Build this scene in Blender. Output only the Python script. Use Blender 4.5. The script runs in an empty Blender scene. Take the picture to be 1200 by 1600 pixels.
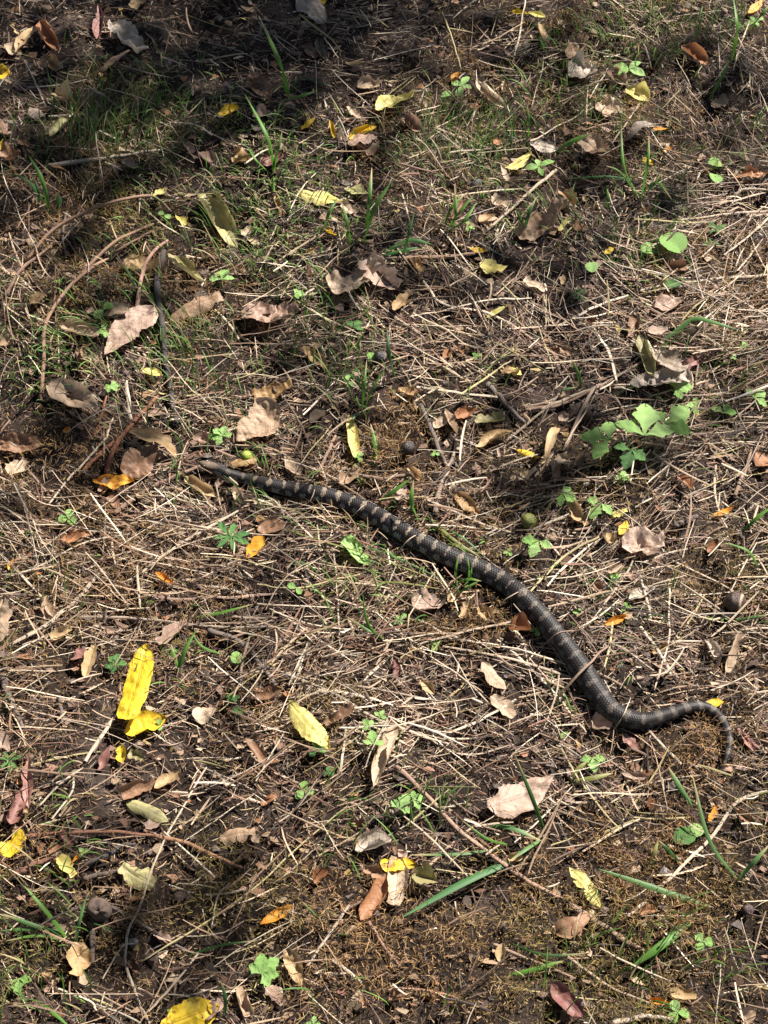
import bpy, math
import numpy as np
from mathutils import Vector

R = math.radians
rs = np.random.RandomState(7)
scene = bpy.context.scene
COL = scene.collection

# ------------------------------------------------------------------ camera
PITCH, CAM_H = R(56.0), 1.5
FPX, PW, PH = 2391.0, 1200.0, 1600.0            # focal length in photo pixels, photo size
CAM = np.array([0.0, -CAM_H / math.tan(PITCH), CAM_H])
cd = bpy.data.cameras.new('camera')
cam = bpy.data.objects.new('camera', cd); COL.objects.link(cam)
cam.location = CAM; cam.rotation_euler = (math.pi / 2 - PITCH, 0, 0)
cd.sensor_fit = 'VERTICAL'; cd.sensor_height = 24.0
cd.lens = 24.0 * FPX / PH
cd.clip_start = 0.02; cd.clip_end = 1000.0
scene.camera = cam

# ------------------------------------------------------------------ light
SUN_EL, SUN_AZ = R(45.0), R(44.0)               # azimuth measured from +X towards +Y
sun_dir = np.array([math.cos(SUN_EL) * math.cos(SUN_AZ), math.cos(SUN_EL) * math.sin(SUN_AZ), math.sin(SUN_EL)])
world = bpy.data.worlds.new('World'); scene.world = world; world.use_nodes = True
wn = world.node_tree.nodes; bg = wn['Background']
sky = wn.new('ShaderNodeTexSky'); sky.sky_type = 'NISHITA'; sky.sun_disc = False
sky.sun_elevation = SUN_EL; sky.sun_rotation = math.pi / 2 - SUN_AZ
world.node_tree.links.new(sky.outputs[0], bg.inputs[0]); bg.inputs[1].default_value = 0.05
sl = bpy.data.lights.new('sun', 'SUN'); sl.energy = 5.0; sl.angle = R(0.53); sl.color = (1.0, 0.95, 0.87)
so = bpy.data.objects.new('sun', sl); COL.objects.link(so)
so.rotation_euler = Vector(-sun_dir).to_track_quat('-Z', 'Y').to_euler()
so.location = (3, 3, 6)
vs = scene.view_settings
vs.view_transform = 'Standard'; vs.look = 'None'; vs.gamma = 1.0; vs.exposure = 1.55; vs.use_curve_mapping = False

# ------------------------------------------------------------------ noise, terrain, pixel -> ground
_tabs = {}
def noise(x, y, freq, seed=0):
    if seed not in _tabs:
        _tabs[seed] = np.random.RandomState(1000 + seed).rand(256, 256)
    t = _tabs[seed]
    X = np.asarray(x, float) * freq + 500.37; Y = np.asarray(y, float) * freq + 500.71
    xi = np.floor(X).astype(int); yi = np.floor(Y).astype(int)
    fx = X - xi; fy = Y - yi
    fx = fx * fx * (3 - 2 * fx); fy = fy * fy * (3 - 2 * fy)
    a = t[xi % 256, yi % 256]; b = t[(xi + 1) % 256, yi % 256]
    c = t[xi % 256, (yi + 1) % 256]; d = t[(xi + 1) % 256, (yi + 1) % 256]
    return (a * (1 - fx) + b * fx) * (1 - fy) + (c * (1 - fx) + d * fx) * fy

HOLLOW = (0.51, 0.509)                            # centre of a small sunken hollow
def zg(x, y):
    return -.026 * np.exp(-((x - HOLLOW[0]) ** 2 + ((y - HOLLOW[1]) * 1.25) ** 2) / .019 ** 2) + 0.022 * (noise(x, y, 2.6, 1) - .5) + 0.014 * (noise(x, y, 9, 2) - .5) + 0.012 * (noise(x, y, 21, 16) - .5)

FW = np.array([0, math.cos(PITCH), -math.sin(PITCH)]); UP = np.array([0, math.sin(PITCH), math.cos(PITCH)])
def at(px, py, h=0.0):
    """ground point under a photo pixel, h metres above the soil"""
    px = np.asarray(px, float); py = np.asarray(py, float)
    d = FW + np.multiply.outer((px - PW / 2) / FPX, np.array([1., 0, 0])) + np.multiply.outer((PH / 2 - py) / FPX, UP)
    z = np.zeros(px.shape) + h
    for _ in range(4):
        t = (z - CAM[2]) / d[..., 2]
        p = CAM + d * t[..., None]
        z = zg(p[..., 0], p[..., 1]) + h
    return p
def mpp(p):                                     # metres per photo pixel at a point
    return float(np.dot(np.asarray(p) - CAM, FW)) / FPX
def px_of(x, y):                                # photo pixel of a soil point (for density maps)
    d0 = x - CAM[0]; d1 = y - CAM[1]; d2 = zg(x, y) - CAM[2]
    w = d1 * FW[1] + d2 * FW[2]
    return 600 + FPX * d0 / w, 800 - FPX * (d1 * UP[1] + d2 * UP[2]) / w

# ------------------------------------------------------------------ object helpers
def mesh_of(name, v, f, mat=None, col=None, uv=None, smooth=True):
    me = bpy.data.meshes.new(name)
    v = np.asarray(v, np.float32)
    if isinstance(f, np.ndarray):
        n = f.shape[1]
        me.vertices.add(len(v)); me.vertices.foreach_set('co', v.ravel())
        me.loops.add(f.size); me.loops.foreach_set('vertex_index', f.astype(np.int32).ravel())
        me.polygons.add(len(f)); me.polygons.foreach_set('loop_start', np.arange(len(f), dtype=np.int32) * n)
        me.update(calc_edges=True)
    else:
        me.from_pydata([tuple(map(float, p)) for p in v], [], f); me.update()
    if smooth: me.polygons.foreach_set('use_smooth', np.ones(len(me.polygons), bool))
    if col is not None:
        a = me.color_attributes.new('Col', 'FLOAT_COLOR', 'POINT')
        c = np.ones((len(v), 4), np.float32); c[:, :3] = col
        a.data.foreach_set('color', c.ravel())
    if uv is not None:
        ul = me.uv_layers.new(name='UVMap')
        li = np.empty(len(me.loops), np.int32); me.loops.foreach_get('vertex_index', li)
        ul.data.foreach_set('uv', np.asarray(uv, np.float32)[li].ravel())
    if mat: me.materials.append(mat)
    return me
def link(name, data=None, parent=None, loc=None):
    o = bpy.data.objects.new(name, data); COL.objects.link(o)
    if loc is not None: o.location = [float(q) for q in loc]
    if parent is not None: o.parent = parent
    return o
def tag(o, label=None, cat=None, group=None, kind=None):
    if label: o['label'] = label
    if cat: o['category'] = cat
    if group: o['group'] = group
    if kind: o['kind'] = kind
    return o
def norm(a): return a / np.maximum(np.linalg.norm(a, axis=-1, keepdims=True), 1e-9)

def ribbons(C, W, ridge=.25, twist=None):
    """C (N,K,3) centrelines, W (N,K) widths -> V-profiled strips"""
    N, K = C.shape[:2]
    T = np.gradient(C, axis=1); T = norm(T)
    up = np.zeros((N, K, 3)); up[..., 2] = 1
    if twist is not None:                       # (N,) or (N,K) roll angle
        tw = twist if twist.ndim == 2 else twist[:, None] * np.ones((1, K))
    else: tw = np.zeros((N, K))
    S = np.cross(T, up)
    bad = np.linalg.norm(S, axis=-1) < .05
    S[bad] = [1, 0, 0]
    S = norm(S); B = np.cross(S, T)
    S2 = S * np.cos(tw)[..., None] + B * np.sin(tw)[..., None]
    B2 = np.cross(S2, T)
    hw = (W / 2)[..., None]
    V = np.stack([C - S2 * hw, C + B2 * hw * ridge * 2, C + S2 * hw], 2)      # N,K,3,3
    idx = np.arange(N * K * 3).reshape(N, K, 3)
    f = []
    for j in range(2):
        f.append(np.stack([idx[:, :-1, j], idx[:, :-1, j + 1], idx[:, 1:, j + 1], idx[:, 1:, j]], -1).reshape(-1, 4))
    return V.reshape(-1, 3), np.concatenate(f)

def strips(C, W, roll):
    """flat two-sided strips, for the finest fragments"""
    N, K = C.shape[:2]
    T = norm(np.gradient(C, axis=1)); S = norm(np.cross(T, [0, 0, 1.0]) + 1e-6); B = np.cross(S, T)
    S2 = (S * np.cos(roll)[:, None, None] + B * np.sin(roll)[:, None, None]) * (W / 2)[..., None]
    V = np.stack([C - S2, C + S2], 2); idx = np.arange(N * K * 2).reshape(N, K, 2)
    f = np.stack([idx[:, :-1, 0], idx[:, :-1, 1], idx[:, 1:, 1], idx[:, 1:, 0]], -1).reshape(-1, 4)
    return V.reshape(-1, 3), f

def catmull(P, n):
    P = np.asarray(P, float)
    if len(P) == 2: P = np.array([P[0], (P[0] + P[1]) / 2, P[1]])
    Q = np.vstack([2 * P[0] - P[1], P, 2 * P[-1] - P[-2]])
    seg = np.linspace(0, len(P) - 1 - 1e-6, n); i = seg.astype(int); t = (seg - i)[:, None]
    a, b, c, d = Q[i], Q[i + 1], Q[i + 2], Q[i + 3]
    return .5 * (2 * b + (c - a) * t + (2 * a - 5 * b + 4 * c - d) * t ** 2 + (3 * b - a - 3 * c + d) * t ** 3)

def tube(C, Rd, sides=7, rough=0.0, flat=1.0):
    C = np.asarray(C, float); K = len(C)
    T = norm(np.gradient(C, axis=0))
    S = np.cross(T, [0, 0, 1.0])
    if np.min(np.linalg.norm(S, axis=1)) < .1: S = np.cross(T, [0.3, 1.0, 0.1])
    S = norm(S); B = np.cross(S, T)
    th = np.arange(sides) / sides * 2 * math.pi
    r = (np.asarray(Rd) * np.ones(K))[:, None] * (1 + rough * (rs.rand(K, sides) - .5))
    V = C[:, None] + S[:, None] * (np.cos(th) * r)[..., None] + B[:, None] * (np.sin(th) * r * flat)[..., None]
    V = V.reshape(-1, 3)
    i = np.arange(K * sides).reshape(K, sides); n = np.roll(i, -1, 1)
    f = np.stack([i[:-1], n[:-1], n[1:], i[1:]], -1).reshape(-1, 4).tolist()
    f += [i[0][::-1].tolist(), i[-1].tolist()]
    return V, f

# ------------------------------------------------------------------ materials
def mat_new(name):
    m = bpy.data.materials.new(name); m.use_nodes = True
    nt = m.node_tree; b = nt.nodes['Principled BSDF']
    return m, nt, b
def nd(nt, t, **k):
    n = nt.nodes.new(t)
    for a, v in k.items():
        if a.startswith('i_'):
            key = a[2:]; n.inputs[int(key) if key.isdigit() else key].default_value = v
        else: setattr(n, a, v)
    return n
def ramp(nt, stops):
    r = nt.nodes.new('ShaderNodeValToRGB'); e = r.color_ramp.elements
    while len(e) < len(stops): e.new(.5)
    for q, (p, c) in zip(e, stops): q.position = p; q.color = (*c, 1) if len(c) == 3 else c
    return r
def translucent_mix(nt, b, colsock, fac):
    t = nd(nt, 'ShaderNodeBsdfTranslucent'); mx = nd(nt, 'ShaderNodeMixShader', i_0=fac)
    nt.links.new(colsock, t.inputs['Color'])
    nt.links.new(b.outputs[0], mx.inputs[1]); nt.links.new(t.outputs[0], mx.inputs[2])
    nt.links.new(mx.outputs[0], nt.nodes['Material Output'].inputs[0])
    return t
def mix(nt, fac, a, b, mode='MIX'):
    n = nt.nodes.new('ShaderNodeMix'); n.data_type = 'RGBA'; n.blend_type = mode
    for s, v in ((n.inputs[0], fac), (n.inputs[6], a), (n.inputs[7], b)):
        if isinstance(v, (int, float)): s.default_value = v
        elif isinstance(v, tuple): s.default_value = (*v, 1)
        else: nt.links.new(v, s)
    return n.outputs[2]

def leaf_material(name, c1, c2, spot=.35, spotc=(.10, .06, .03), trans=.3, vein=.5, rough=.55, veinc=None):
    """c1..c2: colour range over one leaf and from leaf to leaf; spots are blemishes with a shape of their own"""
    m, nt, b = mat_new(name); L = nt.links.new
    tc = nd(nt, 'ShaderNodeTexCoord'); oi = nd(nt, 'ShaderNodeObjectInfo')
    off = nd(nt, 'ShaderNodeVectorMath', operation='ADD'); L(tc.outputs['Object'], off.inputs[0]); L(oi.outputs['Location'], off.inputs[1])
    n1 = nd(nt, 'ShaderNodeTexNoise', i_Scale=110., i_Detail=5., i_Roughness=.7); L(off.outputs[0], n1.inputs['Vector'])
    ma = nd(nt, 'ShaderNodeMath', operation='MULTIPLY_ADD', i_1=.9, i_2=-.45); L(oi.outputs['Random'], ma.inputs[0])
    ad = nd(nt, 'ShaderNodeMath', operation='ADD', use_clamp=True); L(n1.outputs[0], ad.inputs[0]); L(ma.outputs[0], ad.inputs[1])
    base = mix(nt, ad.outputs[0], c1, c2)
    n2 = nd(nt, 'ShaderNodeTexNoise', i_Scale=260., i_Detail=3.); L(off.outputs[0], n2.inputs['Vector'])
    n3 = nd(nt, 'ShaderNodeTexNoise', i_Scale=45., i_Detail=2.); L(off.outputs[0], n3.inputs['Vector'])
    sm = nd(nt, 'ShaderNodeMath', operation='MULTIPLY'); L(n2.outputs[0], sm.inputs[0]); L(n3.outputs[0], sm.inputs[1])
    rp = ramp(nt, [(.30, (0, 0, 0)), (.38, (spot,) * 3)]); L(sm.outputs[0], rp.inputs[0])
    base = mix(nt, rp.outputs[0], base, spotc)
    # veins from the leaf's own UV: u along the midrib, v across
    sep = nd(nt, 'ShaderNodeSeparateXYZ'); L(tc.outputs['UV'], sep.inputs[0])
    av = nd(nt, 'ShaderNodeMath', operation='ABSOLUTE'); vm = nd(nt, 'ShaderNodeMath', operation='SUBTRACT', i_1=.5); L(sep.outputs[1], vm.inputs[0]); L(vm.outputs[0], av.inputs[0])
    mid = nd(nt, 'ShaderNodeMapRange', i_1=.012, i_2=.035, i_3=1., i_4=0.); L(av.outputs[0], mid.inputs[0])
    k = nd(nt, 'ShaderNodeMath', operation='MULTIPLY_ADD', i_1=-.55); L(av.outputs[0], k.inputs[0]); L(sep.outputs[0], k.inputs[2])
    k2 = nd(nt, 'ShaderNodeMath', operation='MULTIPLY', i_1=9.); L(k.outputs[0], k2.inputs[0])
    fr = nd(nt, 'ShaderNodeMath', operation='FRACT'); L(k2.outputs[0], fr.inputs[0])
    pp = nd(nt, 'ShaderNodeMath', operation='PINGPONG', i_1=.5); L(fr.outputs[0], pp.inputs[0])
    sv = nd(nt, 'ShaderNodeMapRange', i_1=.03, i_2=.10, i_3=.45, i_4=0.); L(pp.outputs[0], sv.inputs[0])
    vx = nd(nt, 'ShaderNodeMath', operation='MAXIMUM'); L(mid.outputs[0], vx.inputs[0]); L(sv.outputs[0], vx.inputs[1])
    vf = nd(nt, 'ShaderNodeMath', operation='MULTIPLY', i_1=vein * .55); L(vx.outputs[0], vf.inputs[0])
    vc = veinc or tuple(x * .45 for x in c1)
    base = mix(nt, vf.outputs[0], base, vc)
    L(base, b.inputs['Base Color']); b.inputs['Roughness'].default_value = rough
    b.inputs['Specular IOR Level'].default_value = .35
    hs = nd(nt, 'ShaderNodeMath', operation='MULTIPLY_ADD', i_1=vein * .7); L(vx.outputs[0], hs.inputs[0]); L(n2.outputs[0], hs.inputs[2])
    bp = nd(nt, 'ShaderNodeBump', i_Strength=.55, i_Distance=.0012); L(hs.outputs[0], bp.inputs['Height']); L(bp.outputs[0], b.inputs['Normal'])
    translucent_mix(nt, b, base, trans)
    return m

LM = {
 'tan':    leaf_material('leaf_tan', (.30, .19, .115), (.54, .41, .29), .45, vein=.9),
 'grey':   leaf_material('leaf_grey', (.28, .215, .16), (.50, .42, .34), .45, vein=.9),
 'pink':   leaf_material('leaf_pink', (.28, .17, .12), (.50, .37, .29), .45, vein=.9),
 'brown':  leaf_material('leaf_brown', (.13, .065, .035), (.30, .17, .10), .4, (.05, .03, .02), .2),
 'rust':   leaf_material('leaf_rust', (.24, .10, .045), (.40, .20, .10), .4, (.08, .03, .02)),
 'mauve':  leaf_material('leaf_mauve', (.15, .06, .05), (.28, .14, .11), .4, (.05, .03, .03), .15),
 'yellow': leaf_material('leaf_yellow', (.50, .31, .010), (.66, .46, .03), .85, (.22, .11, .02), .25, .7, veinc=(.34, .20, .02)),
 'pale':   leaf_material('leaf_pale_yellow', (.58, .46, .12), (.72, .64, .24), .5, (.20, .13, .05), .35, .4),
 'orange': leaf_material('leaf_orange', (.62, .22, .02), (.75, .38, .05), .5, (.15, .05, .02), .35),
 'ochre':  leaf_material('leaf_ochre', (.30, .18, .075), (.50, .35, .19), .5, (.10, .05, .02), .3),
 'olive':  leaf_material('leaf_olive', (.18, .15, .06), (.40, .36, .17), .5, (.07, .05, .03), .25),
 'dark':   leaf_material('leaf_dark', (.05, .035, .022), (.11, .075, .05), .3, (.03, .02, .015), .1),
 'green':  leaf_material('leaf_green', (.19, .36, .075), (.35, .53, .18), .15, (.20, .18, .06), .42, .35, .5, veinc=(.22, .36, .12)),
 'deep':   leaf_material('leaf_deep_green', (.05, .14, .03), (.11, .25, .06), .15, (.10, .10, .04), .35, .35, .45, veinc=(.12, .22, .07)),
}

def attr_material(name, rough=.6, spec=.3, trans=0, bump=0., scale=900.):
    m, nt, b = mat_new(name); L = nt.links.new
    a = nd(nt, 'ShaderNodeAttribute', attribute_name='Col')
    n = nd(nt, 'ShaderNodeTexNoise', i_Scale=scale, i_Detail=3.)
    r = ramp(nt, [(.3, (.45,) * 3), (.7, (1.2,) * 3)]); L(n.outputs[0], r.inputs[0])
    c = mix(nt, 1.0, a.outputs[0], r.outputs[0], 'MULTIPLY')
    L(c, b.inputs['Base Color']); b.inputs['Roughness'].default_value = rough; b.inputs['Specular IOR Level'].default_value = spec
    if bump:
        bp = nd(nt, 'ShaderNodeBump', i_Strength=.6, i_Distance=bump); L(n.outputs[0], bp.inputs['Height']); L(bp.outputs[0], b.inputs['Normal'])
    if trans: translucent_mix(nt, b, c, trans)
    return m
M_STRAW = attr_material('dry_straw', .5, .4, .15, .0006)
M_GRASS = attr_material('fresh_grass', .5, .28, .35)
M_MOSS = attr_material('moss', .85, .1, .3)
M_BARK = attr_material('twig_bark', .8, .2, 0, .0015, 500.)
M_NUT = attr_material('nut_shell', .36, .5, 0, .0008, 300.)
# ------------------------------------------------------------------ ground
X0, X1, Y0, Y1 = -1.05, 1.05, -1.0, 1.45         # littered area (the view plus a margin)
def axis(a, b, step):
    core = np.arange(a, b, step)
    g = step * 1.35 ** np.arange(1, 36); g = np.cumsum(g); g = g[g < 400]
    return np.concatenate([a - g[::-1], core, core[-1] + g])
gx, gy = axis(X0, X1, .0085), axis(Y0, Y1, .0085)
GX, GY = np.meshgrid(gx, gy, indexing='ij')
far = np.clip((np.maximum(np.abs(GX), np.abs(GY - .2)) - 2) / 8, 0, 1)
fine = .0080 * (noise(GX, GY, 45, 3) - .5) + .0040 * (noise(GX, GY, 110, 4) - .5)
GZ = zg(GX, GY) + np.where(far > 0, 0, fine) + far * 1.2 * (noise(GX, GY, .05, 5) - .5)
i = np.arange(GX.size).reshape(GX.shape)
gf = np.stack([i[:-1, :-1], i[1:, :-1], i[1:, 1:], i[:-1, 1:]], -1).reshape(-1, 4)
m, nt, b = mat_new('soil'); L = nt.links.new
tc = nd(nt, 'ShaderNodeTexCoord')
n1 = nd(nt, 'ShaderNodeTexNoise', i_Scale=9., i_Detail=6., i_Roughness=.65); L(tc.outputs['Object'], n1.inputs['Vector'])
n2 = nd(nt, 'ShaderNodeTexNoise', i_Scale=160., i_Detail=8., i_Roughness=.7); L(tc.outputs['Object'], n2.inputs['Vector'])
r1 = ramp(nt, [(.30, (.012, .008, .0062)), (.55, (.026, .0175, .0135)), (.75, (.075, .057, .048))]); L(n1.outputs[0], r1.inputs[0])
r2 = ramp(nt, [(.3, (.45,) * 3), (.7, (1.5,) * 3)]); L(n2.outputs[0], r2.inputs[0])
L(mix(nt, 1.0, r1.outputs[0], r2.outputs[0], 'MULTIPLY'), b.inputs['Base Color'])
b.inputs['Roughness'].default_value = .95; b.inputs['Specular IOR Level'].default_value = .15
bp = nd(nt, 'ShaderNodeBump', i_Strength=.9, i_Distance=.004); L(n2.outputs[0], bp.inputs['Height']); L(bp.outputs[0], b.inputs['Normal'])
ground = link('ground', mesh_of('ground', np.stack([GX, GY, GZ], -1).reshape(-1, 3), gf, m))
tag(ground, kind='structure')

# ------------------------------------------------------------------ snake
SN = [(311,722,3),(314,723,9),(320,725.5,16),(329,729,21),(340,733,22),(355,739,18),(385,748,20),(420,757,25),(460,765,30),
      (500,772,31),(540,783,32),(580,800,33),(620,825,34),(660,848,35),(700,868,36),(740,885,37),(780,905,37),(815,932,37),
      (850,968,37),(880,1005,36),(910,1047,36),(935,1085,35),(960,1113,33),(1000,1126,27),(1040,1117,22),(1077,1105,19),
      (1107,1107,17),(1130,1128,15),(1140,1157,12),(1135,1183,7.5),(1128,1200,2)]
sn = np.array(SN, float)
pts = []
for x, y, w in sn:
    w = w * (.77 if x < 560 else .79 if x < 900 else .91)
    g = at(x, y, .012); r = w / 2 * mpp(g)
    pts.append(np.append(at(x, y, r * .80 + .0055 + .003 * (w < 14)), r))
pts = np.array(pts)
SP = catmull(pts, 400)
SP[:, 3] = np.maximum(SP[:, 3], .0008)
seg = np.linalg.norm(np.diff(SP[:, :3], axis=0), axis=1); s_acc = np.concatenate([[0], np.cumsum(seg)]); SLEN = s_acc[-1]
NS, NT = 1700, 104
s = np.linspace(0, SLEN, NS)
PC = np.stack([np.interp(s, s_acc, SP[:, k]) for k in range(4)], -1)
for k in range(4):                               # light smoothing of the spine
    for _ in range(10): PC[1:-1, k] = (PC[:-2, k] + 2 * PC[1:-1, k] + PC[2:, k]) / 4
T = norm(np.gradient(PC[:, :3], axis=0)); S = norm(np.cross(T, [0, 0, 1.])); B = np.cross(S, T)
th = np.linspace(-math.pi, math.pi, NT, endpoint=False)      # 0 = dorsal ridge
ss, tt = np.meshgrid(s, th, indexing='ij')
rad = PC[:, 3][:, None]
ROWS = 24; LSC = .0018
lsc = LSC * np.clip(rad / .012, .45, 1.1)
pcum = np.concatenate([[0], np.cumsum(np.diff(s) / lsc[:-1, 0])])[:, None] * np.ones((1, NT))
q = tt / (2 * math.pi) * ROWS
mm_, nn_ = (pcum + q) / 2 * 2, (pcum - q) / 2 * 2
fm, fn = mm_ / 2 - np.floor(mm_ / 2), nn_ / 2 - np.floor(nn_ / 2)
edge = np.minimum(np.minimum(fm, 1 - fm), np.minimum(fn, 1 - fn)) * 2      # 0 at scale edge, 1 in the middle
hgt = np.clip(edge / .42, 0, 1) ** .7
keel = np.exp(-((fm - fn) / .10) ** 2)
headm = np.clip((ss - .014) / .012, 0, 1)
disp = (hgt * .00046 + keel * .0002) * headm * np.clip(rad / .01, .3, 1.0)
# scale-centre coordinates, so that colour changes from scale to scale
cm, cn = (np.floor(mm_ / 2) + .5) * 2, (np.floor(nn_ / 2) + .5) * 2
pc, qc = (cm + cn) / 2, (cm - cn) / 2
sc = np.interp(pc.ravel(), pcum[:, 0], s).reshape(pc.shape); tcen = qc * 2 * math.pi / ROWS
jit = noise(cm * 3.1, cn * 2.7, 1.0, 6)
spac = np.interp(s, [0, .06, .25, .55, .75, SLEN], [.021, .0175, .0165, .0190, .0150, .0115])
ph = np.concatenate([[0], np.cumsum(np.diff(s) / spac[:-1])])
phc = np.interp(sc.ravel(), s, ph).reshape(sc.shape)
wob = .26 * (noise(np.floor(phc) * 7.3, tcen * .8, 1., 7) - .5)
f = (phc + wob) % 1.0
ta = np.abs(tcen); fr_ = np.clip(ss / SLEN, 0, 1)
tailm = np.clip((fr_ - .80) / .05, 0, 1)
gapw = np.interp(ta, [0, .35, .65, .85, .9], [.36, .30, .24, .10, -.1]) * (.55 + .6 * noise(np.floor(phc + .5) * 3.7, 0 * ta, 1., 9))
saddle = (np.abs(f - .5) < .5 - gapw / 2)
lat = (np.abs(((phc + .5) % 1.0) - .5) < .27) & (ta > 1.0) & (ta < 1.6)
low = (np.abs((phc % 1.0) - .5) < .2) & (ta > 1.85) & (ta < 2.35)
dk = np.array([.0100, .0074, .0070]); gapF = np.array([.15, .116, .086]); gapB = np.array([.064, .050, .042])
latF = np.array([.16, .15, .138]); latB = np.array([.046, .042, .040]); belly = np.array([.30, .28, .24])
mixf = np.clip((fr_ - .35) / .25, 0, 1)[..., None]
gapc = (gapF * (1 - mixf) + gapB * mixf) * np.clip((ss - .02) / .09, .35, 1)[..., None]; latc = latF * (1 - mixf) + latB * mixf
c = np.where((ta < .88)[..., None], np.where(saddle[..., None], dk, gapc), latc)
c = np.where(lat[..., None], dk * 1.15, c); c = np.where((ta > 2.3)[..., None], belly, c); c = np.where(low[..., None], dk * 1.6, c)
ring = (np.abs(f - .5) < .30)                    # bands on the tail run right round
tc_ = np.where(ring[..., None], dk * 1.3, np.array([.082, .068, .058]))
c = c * (1 - tailm[..., None]) + tc_ * tailm[..., None]
c = c * (.55 + .9 * jit)[..., None]
skin = np.where((ta > .9)[..., None], latc * .8, dk * 1.2 + .006)
ef = np.clip(1 - edge / .16, 0, 1)[..., None]
c = c * (1 - .65 * ef) + skin * .65 * ef
hd = np.clip((.030 - ss) / .010, 0, 1)[..., None]
hcol = np.array([.11, .078, .056]) * (.7 + .6 * noise(ss * 400, tt * 2, 1., 8))[..., None]
stripe = ((np.abs(np.abs(tt) - 1.0 - .3 * np.sin(ss * 160)) < .26))[..., None]
hcol = np.where(stripe, np.array([.02, .014, .011]), hcol)
c = c * (1 - hd) + hcol * hd
flat_ = np.where(np.abs(tt) > 2.2, .80, .92) - .10 * np.clip((.035 - ss) / .02, 0, 1)
rr = rad + disp
# head: wide at the jaw, flat on top
V = PC[:, None, :3] + S[:, None] * (np.sin(tt) * rr * 1.04)[..., None] + B[:, None] * (np.cos(tt) * rr * flat_)[..., None]
i = np.arange(NS * NT).reshape(NS, NT); n = np.roll(i, -1, 1)
sf = np.stack([i[:-1], n[:-1], n[1:], i[1:]], -1).reshape(-1, 4)
capv = np.vstack([V.reshape(-1, 3), PC[0, :3], PC[-1, :3]])
capc = np.vstack([c.reshape(-1, 3), c[0, 0], c[-1, 0]])
a0, a1 = NS * NT, NS * NT + 1
sf = np.vstack([sf, np.stack([n[0], i[0], np.full(NT, a0), np.full(NT, a0)], -1)[:0]])
M_SNAKE, nt, b = mat_new('snake_skin'); L = nt.links.new
a = nd(nt, 'ShaderNodeAttribute', attribute_name='Col'); L(a.outputs[0], b.inputs['Base Color'])
b.inputs['Roughness'].default_value = .52; b.inputs['Specular IOR Level'].default_value = .22
sme = mesh_of('snake', capv[:-2], sf, M_SNAKE, capc[:-2])
snake = link('snake', sme)
tag(snake, 'long dark blotched snake with tan saddle gaps and a banded curled tail', 'snake')
M_EYE, nt, b = mat_new('snake_eye'); b.inputs['Base Color'].default_value = (.012, .009, .007, 1); b.inputs['Roughness'].default_value = .12
for sd in (-1, 1):
    k = int(np.searchsorted(s, .0105)); r0 = PC[k, 3]
    c0 = PC[k, :3] + S[k] * sd * r0 * .86 + B[k] * r0 * .36
    cc = np.linspace(-1, 1, 7)[:, None] * np.array([[.0, 0, .0014]]) + c0
    v_, f_ = tube(cc, .0016 * np.sqrt(np.maximum(1 - np.linspace(-1, 1, 7) ** 2, .02)), 10)
    link('eye', mesh_of('eye', v_, f_, M_EYE), snake)
SNAKE_XY = PC[::12, :2]; SNAKE_R = PC[::12, 3]

# ------------------------------------------------------------------ tree outside the view whose crown shades the far edge
tree = link('shade_tree', None, None, (2.3, 4.6, float(zg(2.3, 4.6)) - .02))
tag(tree, 'low-limbed broadleaf tree shading the far side of the clearing', 'tree', 'trees around the clearing')
tp = catmull([(0, 0, -.05), (.05, -.1, 1.2), (-.1, -.3, 2.2), (-.4, -.4, 3.2)], 24)
v_, f_ = tube(tp, np.linspace(.17, .06, 24), 12, .12)
link('trunk', mesh_of('trunk', v_, f_, M_BARK, np.tile([.10, .075, .055], (len(v_), 1))), tree)
cl = []                                          # leaf clusters of the crown (local coordinates)
for k in range(140):
    d = norm(rs.randn(3)); rad_ = rs.rand() ** .5
    p = np.array([-1.38, -1.24, 2.6]) + d * rad_ * np.array([1.5, 1.15, .4])
    cl.append(p)
cl = np.array(cl)
for k in range(9):
    e = cl[rs.randint(len(cl))]; st = tp[10 + k]
    pth = catmull([st, (st + e) / 2 + [0, 0, .15], e], 10)
    v_, f_ = tube(pth, np.linspace(.045, .012, 10), 7, .1)
    link('limb', mesh_of('limb', v_, f_, M_BARK, np.tile([.10, .075, .055], (len(v_), 1))), tree)
nl = 33
cen = np.repeat(cl, nl, 0) + rs.randn(len(cl) * nl, 3) * .085
SPR = [(60,250),(150,140),(350,50),(600,50),(780,60),(500,475),(880,735),(950,310),(50,470),(240,1480),(1120,130),(690,430),(20,690),(250,330)]
for k in range(len(SPR)):                           # outer sprays of the low limbs, thinly leaved: dappled light below
    sp = at(*SPR[k]); hh_ = 2.2 + .5 * rs.rand()
    c3 = sp + sun_dir / sun_dir[2] * hh_ - np.array([2.3, 4.6, 0]); m_ = rs.randint(8, 17)
    cen = np.vstack([cen, c3 + rs.randn(m_, 3) * [.075, .075, .04]])
    if k % 3 == 0:
        v_, f_ = tube(catmull([tp[16], (tp[16] + c3) / 2 + [0, 0, .12], c3], 10), np.linspace(.022, .004, 10), 6, .1)
        link('limb', mesh_of('limb', v_, f_, M_BARK, np.tile([.10, .075, .055], (len(v_), 1))), tree)
ax = norm(rs.randn(len(cen), 3) * [1, 1, .5]); sd_ = norm(np.cross(ax, rs.randn(len(cen), 3)))
le = (.055 + .045 * rs.rand(len(cen)))[:, None]; we = le * .30
V = np.stack([cen - ax * le / 2, cen + sd_ * we, cen + ax * le / 2, cen - sd_ * we], 1).reshape(-1, 3)
ccol = np.repeat(np.array([.06, .12, .03]) * (.6 + .8 * rs.rand(len(cen), 1)), 4, 0)
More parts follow.
